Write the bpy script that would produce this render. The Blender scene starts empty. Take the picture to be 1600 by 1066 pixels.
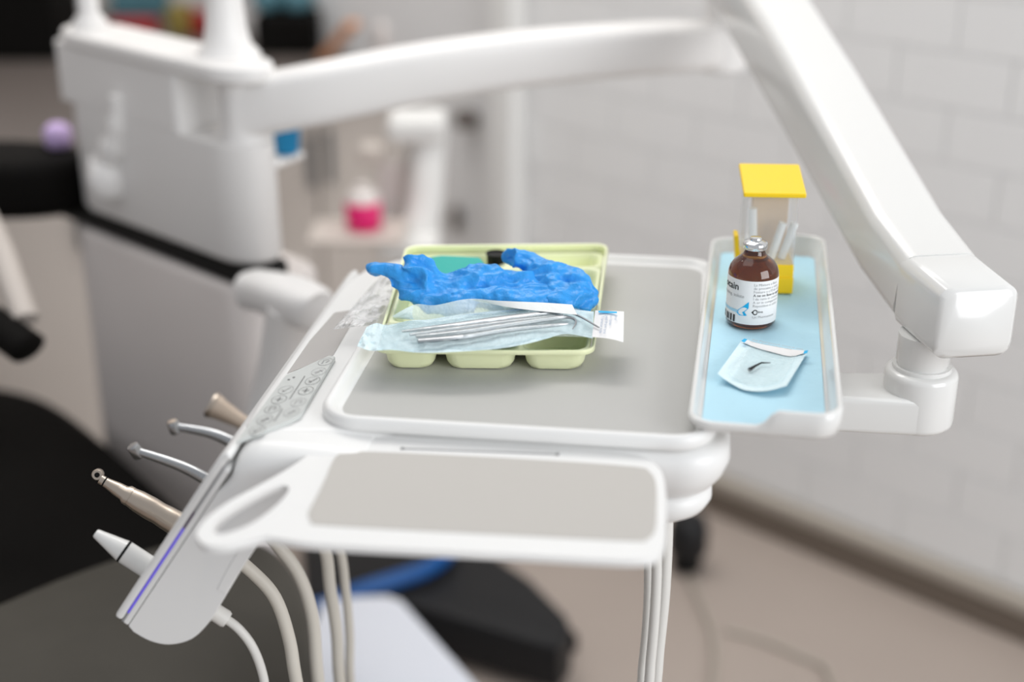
import bpy, bmesh, math, random
from mathutils import Vector, Matrix, noise
random.seed(7)
SC = bpy.context.scene
COL = SC.collection
rad = math.radians

# ------------------------------------------------------------------ camera
F = 1600 * 50 / 36.0
TH = math.atan2(933, F)
YAW = math.atan2(330, math.hypot(933, F))
CAMP = Vector((0, 0, 1.366))
cam = bpy.data.cameras.new('camera')
camo = bpy.data.objects.new('camera', cam)
COL.objects.link(camo)
camo.location = CAMP
camo.rotation_euler = (math.pi / 2 - TH, 0, YAW)
cam.lens = 50
cam.sensor_width = 36
cam.clip_start = 0.05
cam.dof.use_dof = True
cam.dof.focus_distance = 1.17
cam.dof.aperture_fstop = 1.7
SC.camera = camo

# ------------------------------------------------------------------ world, lamps, exposure
w = bpy.data.worlds.new('world')
SC.world = w
w.use_nodes = True
w.node_tree.nodes['Background'].inputs[0].default_value = (0.94, 0.96, 1.0, 1)
w.node_tree.nodes['Background'].inputs[1].default_value = 0.43


def area(name, loc, target, sx, sy, power, col=(1, 1, 1)):
    l = bpy.data.lights.new(name, 'AREA')
    l.shape = 'RECTANGLE'
    l.size, l.size_y, l.energy, l.color = sx, sy, power, col
    o = bpy.data.objects.new(name, l)
    COL.objects.link(o)
    o.location = loc
    o.rotation_euler = (Vector(target) - Vector(loc)).to_track_quat('-Z', 'Y').to_euler()
    return o


area('ceiling_lamp', (-0.5, 1.5, 2.75), (-0.3, 1.4, 0), 1.8, 1.4, 7, (1, 0.985, 0.96))
area('window_light', (2.1, -0.35, 1.6), (-0.4, 1.5, 0.8), 1.8, 1.8, 46, (0.97, 0.985, 1))
area('fill_light_back', (-0.6, 2.25, 2.72), (-0.6, 2.3, 0), 1.8, 0.6, 20, (1, 0.97, 0.93))  # added fill without a known fixture, brightens the tiled wall and floor
SC.view_settings.view_transform = 'Standard'
SC.view_settings.look = 'None'
SC.view_settings.exposure = 0.30
SC.view_settings.gamma = 1.0
SC.view_settings.use_curve_mapping = False

# ------------------------------------------------------------------ helpers: pixel to place
_fh = Vector((-math.sin(YAW), math.cos(YAW), 0))
_R = Vector((math.cos(YAW), math.sin(YAW), 0))
_f = _fh * math.cos(TH) - Vector((0, 0, 1)) * math.sin(TH)
_U = _fh * math.sin(TH) + Vector((0, 0, 1)) * math.cos(TH)


def ray(px, py): return _f + _R * ((px - 800) / F) - _U * ((py - 533) / F)


def atz(px, py, z):
    d = ray(px, py)
    return CAMP + d * ((z - CAMP.z) / d.z)


def aty(px, py, y):
    d = ray(px, py)
    return CAMP + d * (y / d.y)


def atd(px, py, t): return CAMP + ray(px, py) * t


# ------------------------------------------------------------------ helpers: materials
def mat(name, col, rough=0.5, metal=0.0, spec=0.5, coat=0.0, trans=0.0, ior=1.45, alpha=1.0,
        emit=None, estr=0.0, nscale=0, namt=0.0, bump=0.0, bscale=60, sss=0.0, sheen=0.0):
    m = bpy.data.materials.new(name)
    m.use_nodes = True
    nt = m.node_tree
    b = nt.nodes['Principled BSDF']
    c = tuple(col) + (1,)
    b.inputs['Base Color'].default_value = c
    b.inputs['Roughness'].default_value = rough
    b.inputs['Metallic'].default_value = metal
    b.inputs['Specular IOR Level'].default_value = spec
    b.inputs['Coat Weight'].default_value = coat
    b.inputs['Coat Roughness'].default_value = 0.08
    b.inputs['Transmission Weight'].default_value = trans
    b.inputs['IOR'].default_value = ior
    b.inputs['Alpha'].default_value = alpha
    b.inputs['Subsurface Weight'].default_value = sss
    if sss:
        b.inputs['Subsurface Radius'].default_value = (0.004, 0.004, 0.004)
    if emit:
        b.inputs['Emission Color'].default_value = tuple(emit) + (1,)
        b.inputs['Emission Strength'].default_value = estr
    if nscale or bump:
        tc = nt.nodes.new('ShaderNodeTexCoord')
        n = nt.nodes.new('ShaderNodeTexNoise')
        n.inputs['Scale'].default_value = nscale or bscale
        n.inputs['Detail'].default_value = 5
        nt.links.new(tc.outputs['Object'], n.inputs['Vector'])
        if nscale:
            r = nt.nodes.new('ShaderNodeMapRange')
            r.inputs[3].default_value = 1 - namt
            r.inputs[4].default_value = 1 + namt
            nt.links.new(n.outputs['Fac'], r.inputs[0])
            h = nt.nodes.new('ShaderNodeHueSaturation')
            h.inputs['Color'].default_value = c
            nt.links.new(r.outputs[0], h.inputs['Value'])
            nt.links.new(h.outputs[0], b.inputs['Base Color'])
        if bump:
            n2 = nt.nodes.new('ShaderNodeTexNoise')
            n2.inputs['Scale'].default_value = bscale
            n2.inputs['Detail'].default_value = 4
            nt.links.new(tc.outputs['Object'], n2.inputs['Vector'])
            bp = nt.nodes.new('ShaderNodeBump')
            bp.inputs['Strength'].default_value = bump
            bp.inputs['Distance'].default_value = 0.01
            nt.links.new(n2.outputs['Fac'], bp.inputs['Height'])
            nt.links.new(bp.outputs[0], b.inputs['Normal'])
    return m


def film_mat(name, col, opacity, rough=0.08, bump=0.0, bscale=80, tint=(1, 1, 1)):
    m = bpy.data.materials.new(name)
    m.use_nodes = True
    nt = m.node_tree
    b = nt.nodes['Principled BSDF']
    b.inputs['Base Color'].default_value = tuple(col) + (1,)
    b.inputs['Roughness'].default_value = rough
    out = nt.nodes['Material Output']
    t = nt.nodes.new('ShaderNodeBsdfTransparent')
    t.inputs[0].default_value = tuple(tint) + (1,)
    mx = nt.nodes.new('ShaderNodeMixShader')
    fr = nt.nodes.new('ShaderNodeLayerWeight')
    fr.inputs['Blend'].default_value = 0.25
    mr = nt.nodes.new('ShaderNodeMapRange')
    mr.inputs[3].default_value = opacity
    mr.inputs[4].default_value = min(1, opacity + 0.4)
    nt.links.new(fr.outputs['Fresnel'], mr.inputs[0])
    nt.links.new(mr.outputs[0], mx.inputs[0])
    nt.links.new(t.outputs[0], mx.inputs[1])
    nt.links.new(b.outputs[0], mx.inputs[2])
    nt.links.new(mx.outputs[0], out.inputs['Surface'])
    if bump:
        tc = nt.nodes.new('ShaderNodeTexCoord')
        n2 = nt.nodes.new('ShaderNodeTexNoise')
        n2.inputs['Scale'].default_value = bscale
        nt.links.new(tc.outputs['Object'], n2.inputs['Vector'])
        bp = nt.nodes.new('ShaderNodeBump')
        bp.inputs['Strength'].default_value = bump
        bp.inputs['Distance'].default_value = 0.01
        nt.links.new(n2.outputs['Fac'], bp.inputs['Height'])
        nt.links.new(bp.outputs[0], b.inputs['Normal'])
    return m


M = dict(
    white=mat('white_plastic', (0.80, 0.80, 0.79), 0.32, spec=0.5),
    white2=mat('white_lacquer', (0.73, 0.73, 0.715), 0.22, spec=0.5, coat=0.5),
    ivory=mat('ivory_plastic', (0.72, 0.715, 0.69), 0.4),
    mat_grey=mat('grey_rubber_mat', (0.475, 0.472, 0.455), 0.62, bump=0.06, bscale=900),
    mat_grey2=mat('warm_grey_rubber_mat', (0.495, 0.475, 0.445), 0.6, bump=0.06, bscale=900),
    seam=mat('dark_seam', (0.34, 0.34, 0.35), 0.6),
    led=mat('violet_led', (0.05, 0.03, 0.3), 0.4, emit=(0.16, 0.10, 1.0), estr=0.55),
    leddim=mat('led_lens_end', (0.10, 0.05, 0.12), 0.4),
    keypad=mat('keypad_grey', (0.56, 0.58, 0.565), 0.35, coat=0.2),
    ink=mat('grey_ink', (0.20, 0.20, 0.20), 0.6),
    inkl=mat('light_grey_ink', (0.42, 0.42, 0.42), 0.6),
    inkb=mat('black_ink', (0.03, 0.03, 0.03), 0.6),
    inkblue=mat('blue_grey_ink', (0.28, 0.36, 0.50), 0.6),
    display=mat('grey_display', (0.42, 0.40, 0.385), 0.25, coat=0.3),
    hose=mat('cream_hose', (0.60, 0.57, 0.51), 0.5),
    hosew=mat('white_hose', (0.68, 0.67, 0.64), 0.45),
    steel=mat('brushed_steel', (0.34, 0.355, 0.37), 0.3, metal=1.0),
    chrome=mat('chrome', (0.75, 0.76, 0.77), 0.14, metal=1.0), steeld=mat('satin_chrome', (0.42, 0.43, 0.44), 0.22, metal=1.0),
    bronze=mat('champagne_metal', (0.52, 0.45, 0.38), 0.30, metal=1.0),
    gold=mat('pale_brass', (0.66, 0.55, 0.45), 0.35, metal=0.6),
    black=mat('black_rubber', (0.005, 0.005, 0.005), 0.5, spec=0.2),
    blackl=mat('black_leather', (0.004, 0.0035, 0.003), 0.7, spec=0.1),
    olive=mat('olive_grey_leather', (0.058, 0.053, 0.044), 0.55, spec=0.25, nscale=6, namt=0.35, bump=0.25, bscale=9),
    darkgrey=mat('dark_grey_metal', (0.012, 0.012, 0.013), 0.5, spec=0.3),
    green=mat('pale_green_plastic', (0.88, 0.92, 0.60), 0.35, sss=0.2),
    blue=mat('blue_nitrile', (0.03, 0.31, 0.78), 0.36, nscale=45, namt=0.10, bump=0.25, bscale=120),
    teal=mat('teal_plastic', (0.0, 0.42, 0.36), 0.45),
    liner=mat('blue_paper', (0.47, 0.73, 0.85), 0.75, nscale=14, namt=0.05, bump=0.25, bscale=40),
    yellow=mat('yellow_plastic', (0.92, 0.62, 0.01), 0.4),
    clear=film_mat('clear_plastic', (0.85, 0.87, 0.90), 0.16),
    amber=mat('amber_glass', (0.52, 0.17, 0.045), 0.03, trans=0.96, ior=1.45, coat=0.6),
    drug=mat('dark_liquid', (0.30, 0.07, 0.018), 0.1, trans=0.6, ior=1.33),
    label=mat('white_label', (0.82, 0.82, 0.82), 0.5),
    cyan=mat('cyan_print', (0.0, 0.42, 0.78), 0.5),
    cyanl=mat('light_blue_print', (0.36, 0.62, 0.78), 0.5),
    pouch=mat('pouch_paper', (0.70, 0.85, 0.89), 0.7, bump=0.3, bscale=130),
    pouchw=mat('white_pouch_paper', (0.82, 0.84, 0.83), 0.75, bump=0.1, bscale=90),
    pouchg=film_mat('milky_pouch_film', (0.74, 0.82, 0.78), 0.62, 0.3, 0.3, 120),
    film=film_mat('pouch_film', (0.78, 0.90, 0.92), 0.22, 0.10, 0.6, 150, (1.0, 1.0, 1.0)),
    wrap=film_mat('cling_film', (0.84, 0.84, 0.84), 0.30, 0.12, 0.6, 90),
    tan=mat('tan_card', (0.62, 0.44, 0.25), 0.7),
    wall=mat('grout', (0.77, 0.765, 0.76), 0.8),
    tile=mat('white_glazed_tile', (0.80, 0.80, 0.795), 0.35, nscale=3, namt=0.03),
    wallp=mat('greige_paint', (0.60, 0.55, 0.515), 0.85, nscale=2, namt=0.06),
    trim=mat('off_white_trim', (0.78, 0.775, 0.755), 0.5),
    skirt=mat('beige_skirting', (0.40, 0.36, 0.31), 0.6),
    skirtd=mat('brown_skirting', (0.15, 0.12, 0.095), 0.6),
    floor=mat('greige_vinyl', (0.385, 0.325, 0.285), 0.5, nscale=2.5, namt=0.10),
    unit=mat('unit_plastic', (0.70, 0.65, 0.625), 0.4),
    unitw=mat('unit_white', (0.82, 0.805, 0.79), 0.35),
    counter=mat('dark_counter', (0.13, 0.11, 0.10), 0.4),
    cab=mat('greige_cabinet', (0.56, 0.505, 0.46), 0.5),
    paperw=mat('bluish_white', (0.70, 0.73, 0.80), 0.5),
    bluehose=mat('blue_tube', (0.003, 0.075, 0.27), 0.4),
    red=mat('red_plastic', (0.30, 0.008, 0.012), 0.45),
    ochre=mat('ochre', (0.24, 0.18, 0.04), 0.6),
    tealg=mat('teal_grey', (0.08, 0.19, 0.23), 0.6),
    orange=mat('orange_tan', (0.62, 0.30, 0.16), 0.6),
    pink=mat('pink_liquid', (0.75, 0.01, 0.16), 0.35),
    lilac=mat('lilac', (0.62, 0.46, 0.78), 0.5),
    bluecup=mat('blue_cup', (0.0, 0.20, 0.42), 0.5),
    winbar=mat('warm_white', (0.7, 0.69, 0.66), 0.6),
)

# ------------------------------------------------------------------ helpers: objects
ORI = {}


def thing(name, label, cat, loc, group=None):
    o = bpy.data.objects.new(name, None)
    COL.objects.link(o)
    o.location = loc
    o.empty_display_size = 0.02
    ORI[o.name] = Vector(loc)
    o['label'], o['category'] = label, cat
    if group: o['group'] = group
    return o


def finish(name, bm, m, parent=None, smooth=True, ang=38, bevel=0, seg=3, origin=None, mods=None):
    """bm is in world coordinates"""
    bmesh.ops.recalc_face_normals(bm, faces=bm.faces)
    org = ORI[parent.name] if parent else (origin or Vector((0, 0, 0)))
    org = Vector(org)
    bmesh.ops.translate(bm, verts=bm.verts, vec=-org)
    me = bpy.data.meshes.new(name)
    bm.to_mesh(me)
    bm.free()
    me.materials.append(M[m] if isinstance(m, str) else m)
    if smooth:
        for p in me.polygons: p.use_smooth = True
        me.set_sharp_from_angle(angle=rad(ang))
    o = bpy.data.objects.new(name, me)
    COL.objects.link(o)
    if parent:
        o.parent = parent
    else:
        o.location = org
    ORI[o.name] = org
    if bevel:
        b = o.modifiers.new('bevel', 'BEVEL')
        b.width, b.segments, b.limit_method, b.angle_limit = bevel, seg, 'ANGLE', rad(35)
        b.harden_normals = True
    return o


def tag(o, label, cat, group=None):
    o['label'], o['category'] = label, cat
    if group: o['group'] = group
    return o


def struct(o):
    o['kind'] = 'structure'
    return o


def rrect(x0, x1, y0, y1, r, n=6):
    pts = []
    for cx, cy, a0 in ((x1 - r, y1 - r, 0), (x0 + r, y1 - r, 90), (x0 + r, y0 + r, 180), (x1 - r, y0 + r, 270)):
        for i in range(n + 1):
            a = rad(a0 + 90 * i / n)
            pts.append((cx + r * math.cos(a), cy + r * math.sin(a)))
    return pts


def loft(bm, secs, cap0=True, cap1=True, closed=True):
    L = [[bm.verts.new(p) for p in s] for s in secs]
    n = len(L[0])
    for a, b in zip(L, L[1:]):
        for i in range(n if closed else n - 1):
            j = (i + 1) % n
            bm.faces.new((a[i], a[j], b[j], b[i]))
    if cap0: bm.faces.new(L[0][::-1])
    if cap1: bm.faces.new(L[-1])
    return L


def catmull(pts, k=6, closed=False):
    pts = [Vector(p) for p in pts]
    out = []
    n = len(pts)
    for i in range(n if closed else n - 1):
        if closed:
            p0, p1, p2, p3 = pts[i - 1], pts[i], pts[(i + 1) % n], pts[(i + 2) % n]
        else:
            p0, p1, p2, p3 = pts[max(i - 1, 0)], pts[i], pts[i + 1], pts[min(i + 2, n - 1)]
        for j in range(k):
            t = j / k
            out.append(0.5 * ((2 * p1) + (p2 - p0) * t + (2 * p0 - 5 * p1 + 4 * p2 - p3) * t * t
                              + (3 * p1 - p0 - 3 * p2 + p3) * t ** 3))
    if not closed: out.append(pts[-1])
    return out


def frames(path, up=Vector((0, 0, 1))):
    fr = []
    n = len(path)
    for i in range(n):
        d = (path[min(i + 1, n - 1)] - path[max(i - 1, 0)]).normalized()
        u = up
        if abs(d.dot(u)) > 0.97: u = Vector((0, 1, 0)) if abs(d.y) < 0.9 else Vector((1, 0, 0))
        s = d.cross(u).normalized()
        fr.append((s, s.cross(d).normalized()))
    return fr


def tube(bm, path, r, n=10, caps=True, flat=1.0):
    path = [Vector(p) for p in path]
    # parallel transport
    d0 = (path[1] - path[0]).normalized()
    u = Vector((0, 0, 1)) if abs(d0.z) < 0.8 else Vector((0, 1, 0))
    s = d0.cross(u).normalized()
    secs = []
    for i, p in enumerate(path):
        d = (path[min(i + 1, len(path) - 1)] - path[max(i - 1, 0)]).normalized()
        s = (s - d * s.dot(d)).normalized()
        q = d.cross(s).normalized()
        rr = r[i] if isinstance(r, (list, tuple)) else r
        secs.append([p + (s * math.cos(2 * math.pi * k / n) + q * math.sin(2 * math.pi * k / n) * flat) * rr for k in range(n)])
    loft(bm, secs, caps, caps)


def lathe(bm, prof, c, n=32, axis=Vector((0, 0, 1)), cap0=True, cap1=True):
    c = Vector(c)
    q = Vector((0, 0, 1)).rotation_difference(Vector(axis).normalized())
    secs = [[c + q @ Vector((r * math.cos(2 * math.pi * k / n), r * math.sin(2 * math.pi * k / n), h)) for k in range(n)] for r, h in prof]
    loft(bm, secs, cap0, cap1)


def box(bm, c, s, rot=None):
    c = Vector(c)
    vs = []
    for dx, dy, dz in ((-1, -1, -1), (1, -1, -1), (1, 1, -1), (-1, 1, -1), (-1, -1, 1), (1, -1, 1), (1, 1, 1), (-1, 1, 1)):
        v = Vector((dx * s[0] / 2, dy * s[1] / 2, dz * s[2] / 2))
        if rot: v = rot @ v
        vs.append(bm.verts.new(c + v))
    for f in ((0, 3, 2, 1), (4, 5, 6, 7), (0, 1, 5, 4), (1, 2, 6, 5), (2, 3, 7, 6), (3, 0, 4, 7)):
        bm.faces.new([vs[i] for i in f])


def prism(bm, pts, z0, z1):
    loft(bm, [[Vector((p[0], p[1], z0)) for p in pts], [Vector((p[0], p[1], z1)) for p in pts]])


def pillow(bm, pts, z0, z1, r, n=4):
    """prism over a polygon with rounded top and bottom edges (pts roughly convex, any direction)"""
    c = Vector((sum(p[0] for p in pts) / len(pts), sum(p[1] for p in pts) / len(pts)))
    N = len(pts)
    nrm = []
    area2 = sum(pts[i][0] * pts[(i + 1) % N][1] - pts[(i + 1) % N][0] * pts[i][1] for i in range(N))
    sg = 1 if area2 > 0 else -1
    for i in range(N):
        a, b = Vector(pts[i - 1][:2]), Vector(pts[(i + 1) % N][:2])
        t = (b - a).normalized()
        nrm.append(Vector((t.y, -t.x)) * sg)

    def ring(off, z):
        return [Vector((pts[i][0] - nrm[i].x * off, pts[i][1] - nrm[i].y * off, z)) for i in range(N)]
    secs = []
    for k in range(n + 1):
        a = rad(90 * k / n)
        secs.append(ring(r * (1 - math.sin(a)), z0 + r * (1 - math.cos(a))))
    for k in range(n + 1):
        a = rad(90 * k / n)
        secs.append(ring(r * (1 - math.cos(a)), z1 - r * (1 - math.sin(a))))
    loft(bm, secs)


def sweep_rect(bm, path, W, H, r, n=5):
    path = [Vector(p) for p in path]
    fr = frames(path)
    secs = []
    for i, p in enumerate(path):
        wv = W[i] if isinstance(W, (list, tuple)) else W
        hv = H[i] if isinstance(H, (list, tuple)) else H
        s, u = fr[i]
        secs.append([p + s * a + u * b for a, b in rrect(-wv / 2, wv / 2, -hv / 2, hv / 2, r, n)])
    loft(bm, secs)


def text_bm(body, size, place, bold=0.0, spacing=1.0):
    """text outlines as flat faces; place(x, y) -> world point"""
    cu = bpy.data.curves.new('text', 'FONT')
    cu.body, cu.size, cu.offset, cu.space_character = body, size, bold, spacing
    cu.resolution_u = 3
    to = bpy.data.objects.new('text', cu)
    COL.objects.link(to)
    dg = bpy.context.evaluated_depsgraph_get()
    me = bpy.data.meshes.new_from_object(to.evaluated_get(dg))
    bpy.data.objects.remove(to)
    bpy.data.curves.remove(cu)
    bm = bmesh.new()
    bm.from_mesh(me)
    bpy.data.meshes.remove(me)
    for v in bm.verts: v.co = place(v.co.x, v.co.y)
    return bm


def plate_with_hole(bm, outer, holes, z):
    es = []
    for loop in [outer] + holes:
        vs = [bm.verts.new((p[0], p[1], z)) for p in loop]
        es += [bm.edges.new((vs[i], vs[(i + 1) % len(vs)])) for i in range(len(vs))]
    bmesh.ops.triangle_fill(bm, use_beauty=True, use_dissolve=False, edges=es)


# ------------------------------------------------------------------ room axes (the tiled wall and what runs square to it)
P0, P1 = atz(1120, 795, 0), atz(1600, 995, 0)
AV = (P0 - P1).normalized()                  # along the tiled wall, to the left and away
BV = Vector((-AV.y, AV.x, 0))                # into the tiled wall
if BV.y < 0: BV = -BV
ROOMROT = Matrix.Rotation(math.atan2(-AV.y, -AV.x), 3, 'Z')   # local x = -AV (to the right), local y = BV


def RA(a, b, z=0.0): return P0 + AV * a + BV * b + Vector((0, 0, z))


def roombox(bm, a0, a1, b0, b1, z0, z1):
    box(bm, RA((a0 + a1) / 2, (b0 + b1) / 2, (z0 + z1) / 2), (abs(a1 - a0), abs(b1 - b0), abs(z1 - z0)), ROOMROT)


# ------------------------------------------------------------------ the setting
bm = bmesh.new(); roombox(bm, -3.5, 2.0, -4.5, 0.3, -0.05, 0)
struct(finish('floor', bm, 'floor', smooth=False))
bm = bmesh.new(); roombox(bm, -2.2, 2.0, 0.0, 0.12, 0.0, 2.6)
wr = struct(finish('wall_right', bm, 'wall', smooth=False, origin=RA(0, 0)))
TH_, TW_, G = 0.085, 0.19, 0.0015
tm = None
nt_ = 0
for row in range(17):
    z0 = 0.085 + row * TH_
    off = (row % 2) * TW_ / 2
    for c in range(-7, 9):
        a0 = -c * TW_ * -1 - off
        a0 = c * TW_ - off
        if a0 > 0.50 or a0 < -1.05: continue
        a1 = min(a0 + TW_, 0.504)
        if a1 - a0 < 0.03: continue
        full = abs(a1 - a0 - TW_) < 1e-6
        if full and tm is not None:
            o = bpy.data.objects.new('tile', tm)
            COL.objects.link(o)
            o.parent = wr
        else:
            bm = bmesh.new()
            s = (a1 - a0 - G, 0.006, TH_ - G)
            box(bm, (0, 0, 0), s)
            # pillowed front edge
            for v in bm.verts:
                if v.co.y < 0: v.co.x *= 0.985; v.co.z *= 0.965
            bmesh.ops.rotate(bm, verts=bm.verts, cent=(0, 0, 0), matrix=ROOMROT)
            me = bpy.data.meshes.new('tile')
            bmesh.ops.recalc_face_normals(bm, faces=bm.faces)
            bm.to_mesh(me); bm.free()
            me.materials.append(M['tile'])
            if full: tm = me
            o = bpy.data.objects.new('tile', me)
            COL.objects.link(o)
            o.parent = wr
        o.location = RA((a0 + a1) / 2, -0.0002, z0 + TH_ / 2) - RA(0, 0)
        nt_ += 1
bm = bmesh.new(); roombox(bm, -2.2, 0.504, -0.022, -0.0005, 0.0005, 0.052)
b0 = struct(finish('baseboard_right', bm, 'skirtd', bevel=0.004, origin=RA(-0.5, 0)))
bm = bmesh.new(); roombox(bm, -2.2, 0.504, -0.026, -0.0005, 0.052, 0.082)
finish('skirting_cap', bm, 'skirt', parent=b0, bevel=0.008)
bm = bmesh.new(); roombox(bm, 0.505, 0.567, -0.046, -0.0005, 0.0005, 2.59)
struct(finish('trim_1', bm, 'trim', bevel=0.008, origin=RA(0.536, 0)))
bm = bmesh.new(); roombox(bm, 1.90, 2.0, -4.4, -0.0, 0.0, 2.6)
struct(finish('wall_left', bm, 'wallp', smooth=False, origin=RA(1.5, -2)))

# counter and cabinets along the left wall
CF, CZ_ = 0.80, 0.74
bm = bmesh.new(); roombox(bm, CF, 1.895, -2.6, -0.004, CZ_ - 0.035, CZ_)
tag(finish('countertop', bm, 'counter', bevel=0.004, origin=RA(1.1, -1, CZ_ - .035)),
    'dark brown countertop running along the back left wall', 'countertop')
for k, (b0_, b1_) in enumerate(((-0.52, -0.02), (-1.04, -0.54), (-1.56, -1.06), (-2.08, -1.58))):
    t = thing('base_cabinet', ['greige base cabinet at the wall end of the dark counter',
                               'greige base cabinet behind the pink bottle, second from the tiled wall',
                               'greige base cabinet behind the white cuspidor unit',
                               'greige base cabinet at the far left edge under the counter'][k], 'cabinet',
              RA(1.15, (b0_ + b1_) / 2, 0), 'base cabinets under the dark counter')
    bm = bmesh.new(); roombox(bm, CF + 0.05, 1.89, b0_, b1_, 0.001, CZ_ - 0.037); finish('body', bm, 'cab', t, bevel=0.003)
    for q in range(2):
        h = (b1_ - b0_) / 2
        bm = bmesh.new(); roombox(bm, CF + 0.03, CF + 0.049, b0_ + q * h + 0.004, b0_ + (q + 1) * h - 0.004, 0.09, CZ_ - 0.045)
        d = finish('door', bm, 'cab', t, bevel=0.003)
        bm = bmesh.new(); roombox(bm, CF + 0.012, CF + 0.029, b0_ + h - 0.03 + q * 0.05, b0_ + h - 0.02 + q * 0.05, CZ_ - 0.2, CZ_ - 0.09)
        finish('handle', bm, 'steel', d, bevel=0.002)

# ------------------------------------------------------------------ delivery unit (the console with trays)
YN, YB = 0.88, 1.275            # near and far end of the fascia
DZ = 0.893                      # top of the console
du = thing('delivery_console', 'white dental delivery console with keypad fascia, handle and grey shelf', 'dental console', (-0.14, 1.1, 0.82))
# fascia outer line in XZ, from the lower tip up to the flat keypad top
T0, T1 = Vector((-0.431, 0.744)), Vector((-0.338, 0.885))
fas = [T0 + (T1 - T0) * (i / 8) for i in range(8)]
for q in ((-0.338, 0.885), (-0.3335, 0.8905), (-0.328, 0.894), (-0.320, 0.8965), (-0.300, 0.899), (-0.286, 0.900)):
    fas.append(Vector(q))


def offs(line, d):
    out = []
    for i, p in enumerate(line):
        t = (line[min(i + 1, len(line) - 1)] - line[max(i - 1, 0)]).normalized()
        out.append(p + Vector((t.y, -t.x)) * d)
    return out


def strip(bm, d0, d1, y0, y1, line, tip=0.0):
    a, b = offs(line, d0), offs(line, d1)
    poly = a + b[::-1]
    loft(bm, [[Vector((p.x, y0, p.y)) for p in poly], [Vector((p.x, y1, p.y)) for p in poly]])


bm = bmesh.new(); strip(bm, 0.0, 0.0066, YN, YB, fas[:-3])
finish('fascia_lid', bm, 'white', du, bevel=0.0028, seg=3)
bm = bmesh.new(); strip(bm, 0.0066, 0.0080, YN + 0.0012, YB - 0.01, fas[:9])
ledb = finish('seam_gap', bm, 'seam', du, smooth=False)
lf = [T0 + (T1 - T0) * t for t in (0.06, 0.25, 0.45, 0.62)]
bm = bmesh.new(); strip(bm, 0.0068, 0.0078, YN + 0.0006, YN + 0.02, lf)
finish('led_strip', bm, 'led', du, smooth=False)
lf = [T0 + (T1 - T0) * t for t in (0.62, 0.72)]
bm = bmesh.new(); strip(bm, 0.0068, 0.0078, YN + 0.0006, YN + 0.02, lf)
finish('led_strip', bm, 'leddim', du, smooth=False)
bm = bmesh.new(); strip(bm, 0.0080, 0.0126, YN, YB, fas[:-5])
finish('fascia_band', bm, 'white', du, bevel=0.0012, seg=2)
# body below the fascia: closed profile
inner = offs(fas[:-5], 0.0130)
und = catmull([Vector((-0.4165, 0.7315, 0)), Vector((-0.404, 0.7245, 0)), Vector((-0.388, 0.7225, 0)), Vector((-0.369, 0.730, 0)),
               Vector((-0.353, 0.748, 0)), Vector((-0.344, 0.763, 0)), Vector((-0.323, 0.799, 0)), Vector((-0.306, 0.826, 0)),
               Vector((-0.285, 0.842, 0)), Vector((-0.25, 0.85, 0))], 4)
poly = [Vector((p.x, p.y)) for p in und] + [Vector((-0.23, 0.85)), Vector((-0.23, 0.892)), Vector((-0.26, 0.8950)), Vector((-0.29, 0.8962)), Vector((-0.305, 0.8962)), Vector((-0.314, 0.8950)), Vector((-0.3205, 0.8915)), Vector((-0.3250, 0.8860))] + inner[::-1]
FR = 0.020


def drop(dy):
    return FR - math.sqrt(max(0, FR * FR - (FR - min(dy, FR)) ** 2))


bm = bmesh.new()
loft(bm, [[Vector((p.x, YN + dy, p.y - drop(dy) * min(1, max(0, (p.y - 0.862) / 0.030)))) for p in poly]
          for dy in (0, 0.0008, 0.0022, 0.0042, 0.007, 0.0105, 0.015, 0.020, YB - YN)])
finish('console_end', bm, 'white', du, bevel=0.0025, seg=3, ang=60)
# a shallow service cover on the underside edge of the end
bm = bmesh.new()
cvp = [aty(px, py, YN - 0.0006) for px, py in ((352, 895), (378, 850), (392, 852), (405, 835), (412, 838), (352, 928), (338, 922))]
loft(bm, [[p for p in cvp], [p + Vector((0, 0.004, 0)) for p in cvp]])
finish('service_cover', bm, 'white', du, bevel=0.0008)
# flat console housing
hp = rrect(-0.300, 0.033, 0.914, 1.322, 0.038, 8)
bm = bmesh.new()
secs = []
prof = [(0.046, 0.838), (0.032, 0.840), (0.020, 0.8455), (0.011, 0.8535), (0.004, 0.864), (0.0, 0.876), (0.0005, 0.885), (0.003, 0.8905), (0.007, DZ)]
for off, z in prof:
    secs.append([Vector((x, y, z)) for x, y in rrect(-0.300 + off, 0.033 - off, 0.920 + off, 1.322 - off, max(0.038 - off * 0.6, 0.012), 8)])
loft(bm, secs)
finish('housing', bm, 'white', du, ang=60)
bm = bmesh.new()
secs = []
for off, z in ((0.026, 0.8185), (0.012, 0.8215), (0.004, 0.829), (0.0, 0.838), (0.001, 0.8452), (0.003, 0.848)):
    secs.append([Vector((x, y, z)) for x, y in rrect(-0.27 + off, 0.0215 - off, 0.932 + off, 1.29 - off, 0.035, 8)])
loft(bm, secs)
finish('base_pan', bm, 'white', du, ang=60)
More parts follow.
